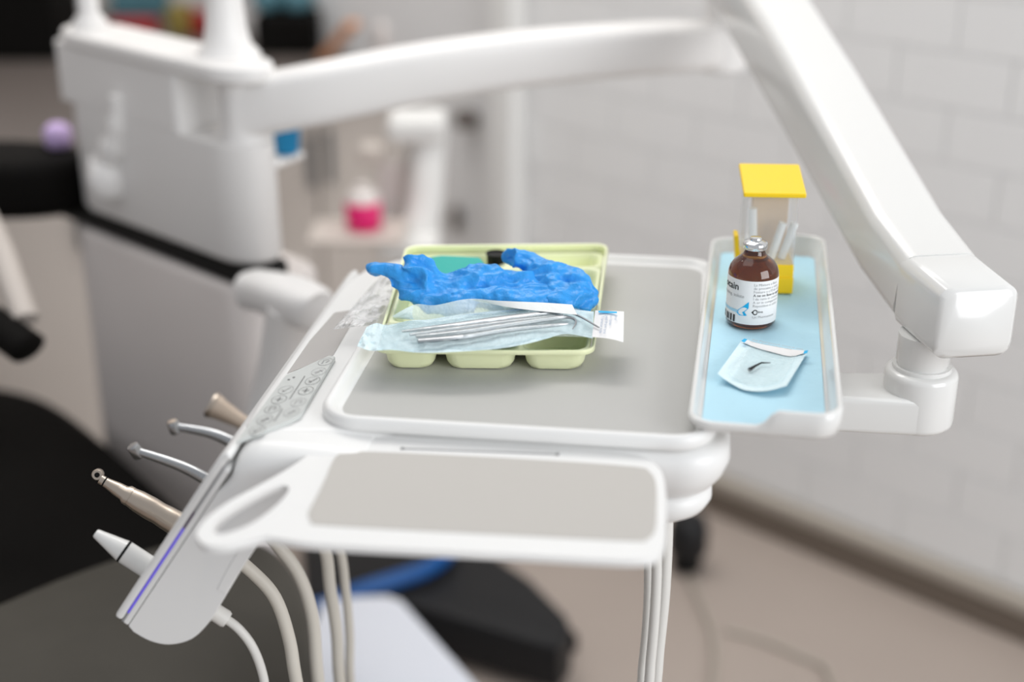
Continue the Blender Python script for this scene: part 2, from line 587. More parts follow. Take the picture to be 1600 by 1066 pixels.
# strip of console top that carries on over the fascia to the far left corner
bm = bmesh.new()
ol = [(-0.290, YN + 0.045), (-0.285, 0.99), (-0.20, 0.93), (-0.20, 1.318), (-0.262, 1.318), (-0.287, 1.308), (-0.305, 1.29), (-0.322, 1.262), (-0.330, 1.23), (-0.331, 1.15), (-0.331, 1.07), (-0.300, 1.05)]
pillow(bm, [(x, y) for x, y in ((-0.20, 0.93), (-0.20, 1.318), (-0.250, 1.318), (-0.275, 1.312), (-0.297, 1.298), (-0.314, 1.278), (-0.326, 1.25), (-0.331, 1.22), (-0.332, 1.10), (-0.332, 0.96), (-0.330, 0.925), (-0.322, 0.912), (-0.30, 0.910), (-0.26, 0.916), (-0.235, 0.922))], 0.858, 0.8968, 0.008)
finish('top_shell', bm, 'white', du, ang=60)
# keypad
KZ0, KZ1 = 0.8975, 0.9013


def kz(x): return KZ0 + (KZ1 - KZ0) * (x + 0.326) / 0.038


kp = [(-0.325, 0.893), (-0.322, 1.010), (-0.296, 1.048), (-0.290, 1.045), (-0.2885, 0.934), (-0.294, 0.924)]
bm = bmesh.new()
loft(bm, [[Vector((x, y, kz(x) - 0.004)) for x, y in kp], [Vector((x, y, kz(x))) for x, y in kp]])
kpo = finish('keypad', bm, 'keypad', du, bevel=0.0005, seg=1)


def ring_bm(bm, cx, cy, rx, ry, wd, n=28):
    vi, vo = [], []
    for k in range(n):
        a = 2 * math.pi * k / n
        for lst, s in ((vi, 1 - wd), (vo, 1 + wd)):
            x, y = cx + rx * s * math.cos(a), cy + ry * s * math.sin(a)
            lst.append(bm.verts.new((x, y, kz(x) + 0.0005)))
    for k in range(n):
        j = (k + 1) % n
        bm.faces.new((vi[k], vi[j], vo[j], vo[k]))


def kbutton(cx, cy, ink, icon):
    bm = bmesh.new()
    n = 28
    lo = [Vector((cx + 0.0058 * math.cos(2 * math.pi * k / n), cy + 0.0074 * math.sin(2 * math.pi * k / n), 0)) for k in range(n)]
    loft(bm, [[Vector((p.x, p.y, kz(p.x) - 0.001)) for p in lo], [Vector((p.x, p.y, kz(p.x) + 0.00012)) for p in lo]])
    b = finish('button', bm, 'keypad', kpo)
    bm = bmesh.new()
    ring_bm(bm, cx, cy, 0.0058, 0.0074, 0.03)
    # icon strokes
    for (x0, y0, x1, y1) in icon:
        p, q = Vector((cx + x0, cy + y0, 0)), Vector((cx + x1, cy + y1, 0))
        t = (q - p).normalized()
        s = Vector((-t.y, t.x, 0)) * 0.0004
        vs = [bm.verts.new((v.x, v.y, kz(v.x) + 0.0006)) for v in (p - s, q - s, q + s, p + s)]
        bm.faces.new(vs)
    finish('symbol', bm, ink, b, smooth=False)


IC = [[(-.002, -.004, .001, .001), (.001, .001, .003, .004), (-.003, .0, .0, -.003)],
      [(-.003, -.002, .003, .003), (-.002, -.004, .001, -.001), (.0, .003, .003, .0)],
      [(-.002, -.004, -.002, .003), (-.002, .003, .002, .004), (.001, -.002, .003, .002)],
      [(-.003, .0, .003, .0), (.0, -.004, .0, .004)]]
for i, (y, ink) in enumerate(((0.908, 'ink'), (0.926, 'ink'), (0.945, 'ink'), (0.962, 'ink'), (0.980, 'inkl'))):
    kbutton(-0.3140 + 0.0002 * i, y, ink, IC[i % 4])
for i, (y, ink) in enumerate(((0.938, 'inkl'), (0.956, 'inkl'), (0.977, 'ink'), (0.996, 'ink'), (1.014, 'inkl'), (1.034, 'inkl'))):
    kbutton(-0.2965 + 0.0002 * i, y, ink, IC[(i + 1) % 4])
bm = bmesh.new()
for x, y0, y1 in ((-0.3050, 0.962, 1.006), (-0.3055, 0.922, 0.945)):
    vs = [bm.verts.new((xx, yy, kz(xx) + 0.0004)) for xx, yy in ((x - .0003, y0), (x + .0003, y0), (x + .0003, y1), (x - .0003, y1))]
    bm.faces.new(vs)
finish('divider_line', bm, 'ink', kpo, smooth=False)
bm = bmesh.new()
for x, y in ((-0.3135, 1.004), (-0.3165, 1.000)):
    lathe(bm, [(0.0011, 0), (0.0011, 0.0004)], (x, y, kz(x)), 10)
finish('indicator_dot', bm, 'ink', kpo, smooth=False)
# recessed display past the keypad
bm = bmesh.new()
dp = [(-0.3225, 1.014), (-0.3225, 1.085), (-0.318, 1.150), (-0.305, 1.158), (-0.2965, 1.150), (-0.2945, 1.056)]
loft(bm, [[Vector((x, y, 0.892)) for x, y in dp], [Vector((x, y, 0.8974)) for x, y in dp]])
finish('display', bm, 'display', du, bevel=0.0008)
# slide-out shelf with handle loop
SZ = 0.8915
so = [(505, 692), (545, 686), (700, 691), (850, 699), (985, 710), (1020, 722), (1036, 743), (1041, 780), (1041, 820), (1040, 848), (1026, 868), (1000, 875),
      (940, 874), (800, 866), (640, 858), (500, 850), (450, 844), (415, 839), (385, 845), (350, 853), (322, 852), (309, 842), (308, 828), (324, 808), (355, 785), (395, 763), (440, 738), (475, 715)]
sh_out = catmull([atz(x, y, SZ) for x, y in so], 4, True)
ho = [(334, 829), (342, 812), (362, 796), (390, 779), (420, 764), (443, 758), (451, 764), (440, 781), (415, 803), (388, 820), (360, 831), (343, 834)]
sh_in = catmull([atz(x, y, SZ) for x, y in ho], 4, True)
bm = bmesh.new()
plate_with_hole(bm, sh_out, [sh_in], SZ)
ret = bmesh.ops.extrude_face_region(bm, geom=bm.faces[:])
bmesh.ops.translate(bm, verts=[v for v in ret['geom'] if isinstance(v, bmesh.types.BMVert)], vec=(0, 0, -0.0052))
shelf = finish('slide_out_shelf', bm, 'white', du, bevel=0.0022, seg=4)
mo = [(552, 706), (700, 712), (850, 720), (990, 730), (1015, 738), (1025, 757), (1026, 800), (1024, 828), (1012, 843), (985, 846), (800, 837), (640, 829),
      (500, 821), (486, 815), (482, 802), (492, 782), (508, 750), (520, 722), (531, 710)]
mp = catmull([atz(x, y, SZ) for x, y in mo], 4, True)
bm = bmesh.new(); prism(bm, mp, SZ - 0.002, SZ + 0.0006)
finish('shelf_mat', bm, 'mat_grey2', shelf, bevel=0.0003, seg=1)
# hinge groove on the console edge
p, q = atz(629, 701, SZ + 0.0004), atz(871, 710, SZ + 0.0004)
bm = bmesh.new(); tube(bm, [p, q], 0.00075, 6)
finish('hinge_slot', bm, 'inkl', du)
for pp in (p, q):
    bm = bmesh.new(); lathe(bm, [(0.0014, -0.001), (0.0014, 0.0006)], pp, 10)
    finish('hinge_pin', bm, 'ink', du)
# hoses that drop from the right end of the console
for i, pts in enumerate((((1042, 800, 0.99), (1041, 850, 0.99), (1037, 930, 0.99), (1029, 1010, 0.99), (1018, 1110, 0.99)),
                         ((1026, 860, 0.975), (1026, 900, 0.975), (1023, 960, 0.975), (1017, 1030, 0.975), (1008, 1110, 0.975)),
                         ((1012, 860, 1.01), (1012, 920, 1.01), (1009, 980, 1.01), (1003, 1040, 1.01), (995, 1110, 1.01)))):
    pl = [aty(*p) for p in pts]
    pl = [pl[0] + Vector((0, 0, 0.03))] + pl + [pl[-1] + Vector((-0.02, 0.02, -0.2)), Vector((pl[-1].x - 0.06, pl[-1].y + 0.25, 0.02))]
    bm = bmesh.new(); tube(bm, catmull(pl, 6), (0.0052, 0.0042, 0.0032)[i], 10)
    finish('supply_hose', bm, 'hosew', du)

# main tray
mt = thing('instrument_tray', 'large white tray with grey mat lying on the console under the green tray', 'tray', (-0.13, 1.12, DZ + 0.0005))
bm = bmesh.new()
secs = []
for off, z in ((0.006, 0.8936), (0.002, 0.8950), (0.0, 0.898), (0.0004, 0.9035), (0.002, 0.9062), (0.0045, 0.9070), (0.0070, 0.9062), (0.0105, 0.9025), (0.0135, 0.9005), (0.017, 0.8998)):
    secs.append([Vector((x, y, z)) for x, y in rrect(-0.276 + off, 0.022 - off, 0.921 + off, 1.318 - off, max(0.034 - off, 0.01), 8)])
loft(bm, secs)
finish('rim', bm, 'white', mt, ang=60)
bm = bmesh.new(); prism(bm, rrect(-0.2605, 0.0065, 0.9365, 1.3025, 0.018, 8), 0.8996, 0.9004)
finish('mat', bm, 'mat_grey', mt, smooth=False)

# side tray
st = thing('side_tray', 'narrow white side tray holding the bottle and yellow topped box', 'tray', (0.062, 1.15, 0.9075))
SROT = Matrix.Rotation(rad(-2.0), 3, 'Z')
SC_ = Vector((0.0615, 1.130, 0))
SW, SL = 0.108, 0.405


def sloc(u, v, z): return SC_ + SROT @ Vector((u, v, 0)) + Vector((0, 0, z))


def walltop(u, v):
    # front left part of the wall is cut low, with a short ramp
    hi, lo = 0.9300, 0.9175
    if v < -SL / 2 + 0.03:
        t = min(max((u + 0.004) / 0.014, 0), 1)
        return lo + (hi - lo) * t * t * (3 - 2 * t)
    if u < -SW / 2 + 0.02:
        t = min(max((v + SL / 2 - 0.03) / 0.36, 0), 1)
        return lo + 0.006 * t
    t = min(max((u + SW / 2 - 0.02) / 0.03, 0), 1)
    return lo + 0.006 + (hi - lo - 0.006) * t


bm = bmesh.new()
secs = []
base = rrect(-SW / 2, SW / 2, -SL / 2, SL / 2, 0.018, 8)
# add points along the front edge so that the ramp is sharp
def dens(pts):
    out = []
    for i, p in enumerate(pts):
        q = pts[(i + 1) % len(pts)]
        out.append(p)
        L = math.hypot(q[0] - p[0], q[1] - p[1])
        k = int(L / 0.005)
        for j in range(1, k): out.append((p[0] + (q[0] - p[0]) * j / k, p[1] + (q[1] - p[1]) * j / k))
    return out


def sring(off, zf):
    sx, sy = (SW / 2 - off) / (SW / 2), (SL / 2 - off) / (SL / 2)
    return [sloc(u * sx, v * sy, zf(u, v)) for u, v in dens(base)]


B0 = 0.9078
for off, zf in ((0.006, lambda u, v: B0), (0.002, lambda u, v: B0 + 0.0012), (0.0, lambda u, v: B0 + 0.004), (-0.001, lambda u, v: walltop(u, v) - 0.002),
                (0.0, lambda u, v: walltop(u, v) - 0.0005), (0.0013, lambda u, v: walltop(u, v)), (0.0026, lambda u, v: walltop(u, v) - 0.0005),
                (0.0036, lambda u, v: walltop(u, v) - 0.002), (0.006, lambda u, v: B0 + 0.004), (0.010, lambda u, v: B0 + 0.0016)):
    secs.append(sring(off, zf))
loft(bm, secs)
finish('tray_shell', bm, 'white2', st, ang=60)
# blue paper liner
SF = B0 + 0.0022
bm = bmesh.new()
NU, NV = 14, 40
g = []
for j in range(NV + 1):
    rowv = []
    for i in range(NU + 1):
        u, v = -SW / 2 + 0.0095 + (SW - 0.019) * i / NU, -SL / 2 + 0.0105 + (SL - 0.021) * j / NV
        z = SF + 0.0007 * noise.noise(Vector((u * 30, v * 14, 0))) + 0.0008
        rowv.append(bm.verts.new(sloc(u, v, z)))
    g.append(rowv)
for j in range(NV):
    for i in range(NU): bm.faces.new((g[j][i], g[j][i + 1], g[j + 1][i + 1], g[j + 1][i]))
lin = finish('paper_liner', bm, 'liner', origin=sloc(0, 0, SF))
tag(lin, 'light blue paper liner covering the floor of the side tray', 'paper')
SF += 0.0016

# ------------------------------------------------------------------ bottle
bc = atz(1172, 503, SF)
bt = thing('medicine_bottle', 'small amber glass vial with white printed label and silver crimp cap', 'bottle', bc)
BR = 0.0212
bm = bmesh.new()
prof = [(0.012, 0.0008), (0.0165, 0.0), (0.0195, 0.0008), (0.0208, 0.0025), (BR, 0.005), (BR, 0.0445), (0.0209, 0.0475), (0.0196, 0.0515), (0.0172, 0.0550), (0.0140, 0.0578),
        (0.0112, 0.0600), (0.0094, 0.0622), (0.0086, 0.0645), (0.0085, 0.0675)]
lathe(bm, prof, bc, 48)
finish('glass', bm, 'amber', bt, ang=60)
bm = bmesh.new()
lathe(bm, [(0.015, 0.0024), (0.0188, 0.004), (0.0194, 0.008), (0.0194, 0.042), (0.0150, 0.0421)], bc, 40)
finish('contents', bm, 'drug', bt, ang=60)
bm = bmesh.new()
lathe(bm, [(0.0088, 0.0662), (0.0098, 0.0666), (0.0101, 0.0676), (0.0101, 0.0712), (0.0096, 0.0720), (0.0062, 0.0732), (0.0050, 0.0736), (0.0050, 0.0752), (0.0044, 0.0760), (0.002, 0.0762)], bc, 36)
finish('crimp_cap', bm, 'chrome', bt, ang=40)
bm = bmesh.new()
lathe(bm, [(BR, 0.0056), (BR + 0.00015, 0.0056), (BR + 0.00015, 0.0442), (BR, 0.0442)], bc, 64, cap0=False, cap1=False)
lab = finish('label', bm, 'label', bt, ang=60)
PH0 = math.atan2(-bc.y, -bc.x)


def onb(x, y, lift=0.0004):
    """x along the arc (m, right positive), y height above the base"""
    a = PH0 + x / BR
    return bc + Vector(((BR + lift) * math.cos(a), (BR + lift) * math.sin(a), y))


def strip_quad(bm, x0, x1, y0, y1, sk=0.0, lift=0.0004):
    n = 5
    lo = [bm.verts.new(onb(x0 + (x1 - x0) * k / n, y0 + sk * k / n, lift)) for k in range(n + 1)]
    hi = [bm.verts.new(onb(x0 + (x1 - x0) * k / n, y1 + sk * k / n, lift)) for k in range(n + 1)]
    for k in range(n): bm.faces.new((lo[k], lo[k + 1], hi[k + 1], hi[k]))


bm = text_bm('ocain', 0.0086, lambda x, y: onb(x - 0.0297, y + 0.0350), bold=0.00012)
finish('print', bm, 'inkb', lab, smooth=False)
bm = text_bm('rinsning, solute', 0.0042, lambda x, y: onb(x - 0.0318, y + 0.0288))
finish('print', bm, 'inkl', lab, smooth=False)
for i, tx in enumerate(('La Mixture a Base', 'de procaine a ramp', 'Fosture a c10 de masp', 'A ne on liow in rapport', 'I de ratio in comment', 'A or in compartment', 'Reposition is utilise')):
    bm = text_bm(tx, 0.0032, lambda x, y, i=i: onb(x + 0.0012, y + 0.0402 - i * 0.0031), bold=0.00006 if i == 3 else 0)
    finish('print', bm, 'ink' if i == 3 else 'inkl', lab, smooth=False)
bm = bmesh.new()
vs = [bm.verts.new(onb(x, y)) for x, y in ((-0.0125, 0.0152), (-0.0105, 0.0180), (-0.0060, 0.0222), (-0.0020, 0.0262), (-0.0020, 0.0205), (-0.0052, 0.0166), (-0.0030, 0.0140), (-0.0042, 0.0134), (-0.0095, 0.0130))]
bm.faces.new(vs)
bmesh.ops.triangulate(bm, faces=bm.faces)
finish('arrow_mark', bm, 'cyan', lab, smooth=False)
bm = bmesh.new(); strip_quad(bm, -0.034, -0.0115, 0.0150, 0.0176)
finish('blue_band', bm, 'cyanl', lab, smooth=False)
bm = bmesh.new()
xx = -0.034
for wd, gp in ((.0009, .0008), (.0005, .0009), (.0013, .0012), (.0006, .0022), (.0016, .0007), (.0006, .0006), (.0006, .0012), (.0018, .0014), (.0018, .0010)):
    strip_quad(bm, xx, xx + wd * 1.15, 0.0062, 0.0125); xx += (wd + gp) * 1.08
finish('barcode', bm, 'inkb', lab, smooth=False)
bm = bmesh.new()
n = 20
vi = [bm.verts.new(onb(0.0036 + 0.0014 * math.cos(rad(30 + 300 * k / n)), 0.0170 + 0.0016 * math.sin(rad(30 + 300 * k / n)))) for k in range(n + 1)]
vo = [bm.verts.new(onb(0.0036 + 0.0022 * math.cos(rad(30 + 300 * k / n)), 0.0170 + 0.0024 * math.sin(rad(30 + 300 * k / n)))) for k in range(n + 1)]
for k in range(n): bm.faces.new((vi[k], vi[k + 1], vo[k + 1], vo[k]))
bm.faces.new([bm.verts.new(onb(x, y)) for x, y in ((0.0004, 0.0170), (0.0018, 0.0158), (0.0018, 0.0182))])
finish('emblem', bm, 'inkb', lab, smooth=False)
bm = text_bm('elma', 0.003, lambda x, y: onb(x + 0.0045, y + 0.0164))
finish('print', bm, 'inkb', lab, smooth=False)
bm = text_bm('Lyc Pharmaceutic', 0.003, lambda x, y: onb(x + 0.0012, y + 0.0118))
finish('print', bm, 'inkl', lab, smooth=False)

# ------------------------------------------------------------------ yellow needle box
nb0 = atz(1193, 444, SF)
nb = thing('dispenser_box', 'clear upright dispenser box with yellow lid and base behind the vial', 'box', nb0)
NR = Matrix.Rotation(rad(4), 3, 'Z')


def nloc(x, y, z): return nb0 + NR @ Vector((x, y, 0)) + Vector((0, 0, z))


bw, bd = 0.0455, 0.050
bm = bmesh.new(); box(bm, nloc(0, 0, 0.014), (bw, bd, 0.0275), NR); finish('base', bm, 'yellow', nb, bevel=0.0015)
bm = bmesh.new(); box(bm, nloc(-0.0005, -bd / 2 + 0.0002, 0.0085), (bw + 0.0015, 0.003, 0.015), NR); finish('base_flap', bm, 'yellow', nb, bevel=0.0008)
for nme, x, y, sx, sy in (('pane', 0, -bd / 2 + 0.001, bw - 0.002, 0.001), ('pane', 0, bd / 2 - 0.001, bw - 0.002, 0.001), ('pane', -bw / 2 + 0.001, 0, 0.001, bd - 0.002), ('pane', bw / 2 - 0.001, 0, 0.001, bd - 0.002)):
    bm = bmesh.new(); box(bm, nloc(x, y, 0.060), (sx, sy, 0.064), NR); finish(nme, bm, 'clear', nb, smooth=False)
lr = NR @ Matrix.Rotation(rad(9), 3, 'X')
bm = bmesh.new(); box(bm, nloc(0.0005, -0.002, 0.0985), (bw + 0.0085, bd + 0.012, 0.0045), lr); finish('lid', bm, 'yellow', nb, bevel=0.0014)
bm = bmesh.new(); box(bm, nloc(-bw / 2 - 0.004, -0.004, 0.035), (0.004, 0.016, 0.030), NR @ Matrix.Rotation(rad(-6), 3, 'Y')); finish('side_lever', bm, 'yellow', nb, bevel=0.001)
bm = bmesh.new(); box(bm, nloc(0.002, 0.012, 0.060), (0.032, 0.012, 0.062), NR); finish('card_insert', bm, 'tan', nb, bevel=0.001)
for k, (x, tl) in enumerate(((-0.012, -4), (0.004, 14), (0.013, 16))):
    d = Vector((math.sin(rad(tl)), 0, math.cos(rad(tl))))
    bm = bmesh.new(); tube(bm, [nloc(x, -0.009, 0.029), nloc(x, -0.009, 0.029) + d * (0.046 if k == 0 else 0.034)], 0.0036, 10)
    finish('needle_sheath', bm, 'pouchw', nb)

# ------------------------------------------------------------------ small sterile pouch
PZ = SF + 0.0012
pc = atz(1185, 575, PZ)
sp = thing('bur_pouch', 'small pale blue sterile pouch holding a single drill bit in the side tray', 'pouch', pc)
edgeT = [(1158, 533), (1180, 541), (1205, 547), (1235, 554), (1262, 550)]
edgeB = [(1121, 584), (1140, 598), (1165, 610), (1198, 611), (1229, 603)]


def patch(top, bot, nu, nv, zf):
    T = catmull([Vector((x, y, 0)) for x, y in top], nu // (len(top) - 1) or 1)
    B = catmull([Vector((x, y, 0)) for x, y in bot], nu // (len(bot) - 1) or 1)
    n = min(len(T), len(B))
    G = []
    for j in range(nv + 1):
        r = []
        for i in range(n):
            p = T[i].lerp(B[i], j / nv)
            r.append(atz(p.x, p.y, zf(i / (n - 1), j / nv)))
        G.append(r)
    return G


def gridmesh(bm, G, thick=0.0):
    V = [[bm.verts.new(p) for p in r] for r in G]
    for j in range(len(V) - 1):
        for i in range(len(V[0]) - 1): bm.faces.new((V[j][i], V[j][i + 1], V[j + 1][i + 1], V[j + 1][i]))


def zp(u, v): return PZ + 0.004 * (2 * u - 1) ** 2 * (0.4 + 0.6 * v) + 0.0025 * v * (1 - u) + 0.001 * math.sin(6 * u + 3 * v)


bm = bmesh.new(); gridmesh(bm, patch(edgeT, edgeB, 12, 8, zp))
finish('paper_back', bm, 'pouch', sp)
tin = [(1172, 541), (1188, 546), (1205, 549), (1228, 555), (1245, 556)]
bin_ = [(1140, 584), (1155, 595), (1172, 602), (1195, 603), (1222, 594)]
bm = bmesh.new(); gridmesh(bm, patch(tin, bin_, 12, 8, lambda u, v: zp(u, v) + 0.0006 + 0.0022 * math.sin(math.pi * u) * math.sin(math.pi * v)))
finish('film_front', bm, 'film', sp)
sT = [(1163, 529), (1182, 536), (1207, 541), (1237, 546), (1262, 548)]
sB = [(1160, 535), (1180, 543), (1205, 550), (1235, 557), (1256, 552)]
ss = bmesh.new(); gridmesh(ss, patch(sT, sB, 12, 2, lambda u, v: zp(u, 0.02) + 0.0011))
stp = finish('seal_strip', ss, 'label', sp)
for tp, bo in ((((1163, 529), (1168, 530.5)), ((1158, 533), (1163, 535.5))), (((1257, 548), (1263, 547.5)), ((1255, 553), (1261, 552)))):
    bm = bmesh.new(); gridmesh(bm, patch(tp, bo, 2, 2, lambda u, v: PZ + 0.0061))
    finish('blue_tab', bm, 'cyan', sp, smooth=False)
A0_, A1_ = atz(1172, 538.5, PZ + 0.004), atz(1252, 554, PZ + 0.004)
ex = (A1_ - A0_).normalized(); ey = Vector((-ex.y, ex.x, 0))
for i, tx in enumerate(('Ste Peel pouch instant one', 'open from lower seal')):
    bm = text_bm(tx, 0.0040, lambda x, y, i=i: A0_ + ex * x + ey * (y + 0.003 - i * 0.0042) + Vector((0, 0, 0.0028 - 0.09 * x * (0.05 - x))))
    finish('print', bm, 'inkl', stp, smooth=False)
b0p, b1p, b2p, b3p = (atz(x, y, PZ + 0.0028) for x, y in ((1171, 578), (1182, 571), (1190, 567), (1204, 567)))
bm = bmesh.new(); tube(bm, [b0p, b0p.lerp(b1p, 0.3), b1p, b2p, b3p], [0.0017, 0.0014, 0.0009, 0.0007, 0.0003], 8)
finish('drill_bit', bm, 'darkgrey', sp)

# ------------------------------------------------------------------ green divided tray
GZ = 0.9205
gt = thing('divided_tray', 'pale green plastic tray with compartments on the grey mat', 'tray', (-0.17, 1.19, 0.9006))
gfl, gfr, gbl, gbr = atz(592, 546, GZ), atz(921, 549, GZ), atz(640, 397, GZ), atz(944, 394, GZ)


def gloc(u, v, z):
    p = gfl.lerp(gfr, u).lerp(gbl.lerp(gbr, u), v)
    return Vector((p.x, p.y, z))


bm = bmesh.new()


def cell(u0, u1, v0, v1, mg, zb):
    n = 5
    W, L = (gfr - gfl).length, (gbl - gfl).length
    x0, x1, y0, y1 = u0 * W, u1 * W, v0 * L, v1 * L

    def R(m, r, z):
        return [gloc(x / W, y / L, z) for x, y in rrect(x0 + m, x1 - m, y0 + m, y1 - m, r, n)]
    loft(bm, [R(0, 0.0004, GZ), R(mg * 0.8, 0.010, GZ), R(mg, 0.010, GZ - 0.0008), R(mg + 0.0012, 0.010, GZ - 0.006), R(mg + 0.0028, 0.010, zb + 0.004), R(mg + 0.0045, 0.010, zb + 0.0006), R(mg + 0.008, 0.009, zb)], False, True)


ZB = 0.9022
cell(0.0, 0.285, 0.0, 0.24, 0.0032, ZB)
cell(0.285, 0.665, 0.0, 0.24, 0.0032, ZB)
cell(0.665, 1.0, 0.0, 0.24, 0.0032, ZB)
cell(0.0, 1.0, 0.24, 0.82, 0.0035, ZB)
cell(0.0, 0.5, 0.82, 1.0, 0.0035, ZB)
cell(0.5, 1.0, 0.82, 1.0, 0.0035, ZB)
bmesh.ops.remove_doubles(bm, verts=bm.verts, dist=0.0006)
go = finish('tray_body', bm, 'green', gt, ang=50)
so_ = go.modifiers.new('solid', 'SOLIDIFY'); so_.thickness = 0.0013; so_.offset = -1
# raised outer lip, taller toward the back
bm = bmesh.new()
W, L = (gfr - gfl).length, (gbl - gfl).length
lip = dens(rrect(-0.001, W + 0.001, -0.001, L + 0.001, 0.012, 6))
lz = lambda y: 0.001 + 0.006 * max(0, y / L) ** 1.5
loft(bm, [[gloc(x / W, y / L, GZ - 0.002) for x, y in lip], [gloc((x - W / 2) * 1.004 / W + 0.5, (y - L / 2) * 1.003 / L + 0.5, GZ + lz(y)) for x, y in lip],
          [gloc((x - W / 2) * 1.024 / W + 0.5, (y - L / 2) * 1.018 / L + 0.5, GZ + lz(y) + 0.0006) for x, y in lip],
          [gloc((x - W / 2) * 1.034 / W + 0.5, (y - L / 2) * 1.026 / L + 0.5, GZ + lz(y) - 0.003) for x, y in lip]], False, False)
lo = finish('tray_lip', bm, 'green', gt, ang=60)
s2 = lo.modifiers.new('solid', 'SOLIDIFY'); s2.thickness = 0.0012

# teal holder and black dappen ring inside the tray
tc = atz(712, 420, 0.915)
bm = bmesh.new()
tp = [atz(x, y, 0.932) for x, y in ((668, 424), (672, 401), (690, 398), (750, 401), (757, 408), (756, 426), (700, 430))]
pillow(bm, [(p.x, p.y) for p in tp], 0.9035, 0.932, 0.003)
tag(finish('teal_case', bm, 'teal', origin=Vector((tc.x, tc.y, 0.9035))), 'flat teal plastic case lying at the back of the green tray', 'case')
dc = atz(775, 434, 0.905)
dr = thing('dappen_cup', 'small black cup with steel rim beside the teal case', 'cup', Vector((dc.x, dc.y, 0.9035)))
bm = bmesh.new(); lathe(bm, [(0.007, 0), (0.008, 0.002), (0.0085, 0.023), (0.009, 0.0252)], Vector((dc.x, dc.y, 0.9035)), 24); finish('cup_body', bm, 'black', dr)
bm = bmesh.new(); lathe(bm, [(0.0092, 0.0248), (0.0095, 0.0262), (0.008, 0.0264), (0.0078, 0.025)], Vector((dc.x, dc.y, 0.9035)), 24); finish('cup_rim', bm, 'darkgrey', dr)


# ------------------------------------------------------------------ gloves
def glove(name, label, chains, seed, cuff=None):
    bm = bmesh.new()
    for ch, flat in chains:
        pts = [atz(x, y, z) for x, y, z, r in ch]
        path = catmull(pts, 5)
        rs = []
        for i in range(len(ch) - 1):
            for k in range(5): rs.append(ch[i][3] + (ch[i + 1][3] - ch[i][3]) * k / 5)
        rs.append(ch[-1][3])
        # round the ends
        path = [path[0] + (path[0] - path[1]).normalized() * rs[0] * 0.7] + path + [path[-1] + (path[-1] - path[-2]).normalized() * rs[-1] * 0.7]
        rs = [rs[0] * 0.45] + rs + [rs[-1] * 0.45]
        tube(bm, path, rs, 12, flat=flat)
    c = atz(chains[-1][0][0][0], chains[-1][0][0][1], 0.921)
    o = finish(name, bm, 'blue', origin=c)
    r = o.modifiers.new('remesh', 'REMESH'); r.mode = 'VOXEL'; r.voxel_size = 0.0014; r.use_smooth_shade = True
    s = o.modifiers.new('smooth', 'SMOOTH'); s.factor = 0.5; s.iterations = 5
    dg = bpy.context.evaluated_depsgraph_get()
    me = bpy.data.meshes.new_from_object(o.evaluated_get(dg))
    o.modifiers.clear()
    old = o.data
    o.data = me
    bpy.data.meshes.remove(old)
    me.name = name
    sd = Vector((seed * 7.3, seed * 3.1, 0))
    ns = [v.normal.copy() for v in me.vertices]
    for v, nn in zip(me.vertices, ns):
        p = v.co
        q = Vector((p.x * 24 + p.y * 14, p.y * 62 - p.x * 10, p.z * 60)) + sd
        q += Vector((noise.noise(p * 50 + sd), noise.noise(p * 50 + sd * 2), 0)) * 0.55
        rd = 1 - abs(noise.noise(q)) * 2.4
        big = noise.noise(p * 34 + sd * 3)
        q2 = Vector((p.x * 70 - p.y * 50, p.y * 120 + p.x * 40, p.z * 110)) + sd
        rd2 = 1 - abs(noise.noise(q2)) * 2.4
        v.co = p + nn * (0.0046 * (rd - 0.45) + 0.0035 * big + 0.0016 * (rd2 - 0.45))
    for p in me.polygons: p.use_smooth = True
    s2 = o.modifiers.new('smooth', 'SMOOTH'); s2.factor = 0.5; s2.iterations = 1
    return tag(o, label, 'glove')


glove('nitrile_glove', 'crumpled blue nitrile glove with fingers hanging over the left of the green tray', [
    ([(584, 425, .950, .0090), (610, 431, .949, .0105), (650, 442, .944, .0110), (700, 456, .938, .010)], 0.75),
    ([(648, 403, .962, .0078), (655, 420, .955, .0125), (680, 440, .946, .0135), (720, 452, .940, .014)], 0.6),
    ([(610, 447, .942, .0045), (640, 458, .938, .0065), (680, 469, .934, .0075), (730, 472, .934, .008)], 0.7),
    ([(628, 461, .936, .005), (660, 474, .932, .0062), (700, 478, .930, .007), (740, 476, .932, .008)], 0.7),
    ([(700, 446, .942, .012), (760, 440, .942, .015), (810, 448, .938, .016), (850, 455, .936, .015)], 0.85),
    ([(720, 468, .934, .010), (770, 466, .934, .012), (830, 472, .932, .013), (860, 466, .934, .012)], 0.8)], 1)
glove('nitrile_glove', 'crumpled blue nitrile glove with open cuff at the right of the green tray', [
    ([(795, 402, .952, .007), (815, 403, .955, .011), (838, 416, .950, .013), (860, 432, .944, .014)], 0.85),
    ([(842, 436, .942, .013), (870, 436, .942, .013), (895, 442, .940, .013), (908, 450, .938, .012)], 0.9),
    ([(858, 462, .936, .013), (884, 464, .935, .013), (905, 462, .934, .013), (914, 470, .930, .010)], 0.9),
    ([(913, 452, .936, .008), (916, 466, .932, .0085), (908, 483, .926, .006)], 0.7),
    ([(838, 440, .940, .012), (852, 448, .938, .014), (868, 452, .937, .015)], 0.9)], 2)

# ------------------------------------------------------------------ long sterile pouch with instruments
LZ = 0.930
lp = thing('instrument_pouch', 'long clear and blue sterile pouch with steel dental instruments across the green tray', 'pouch', atz(760, 520, 0.9235))


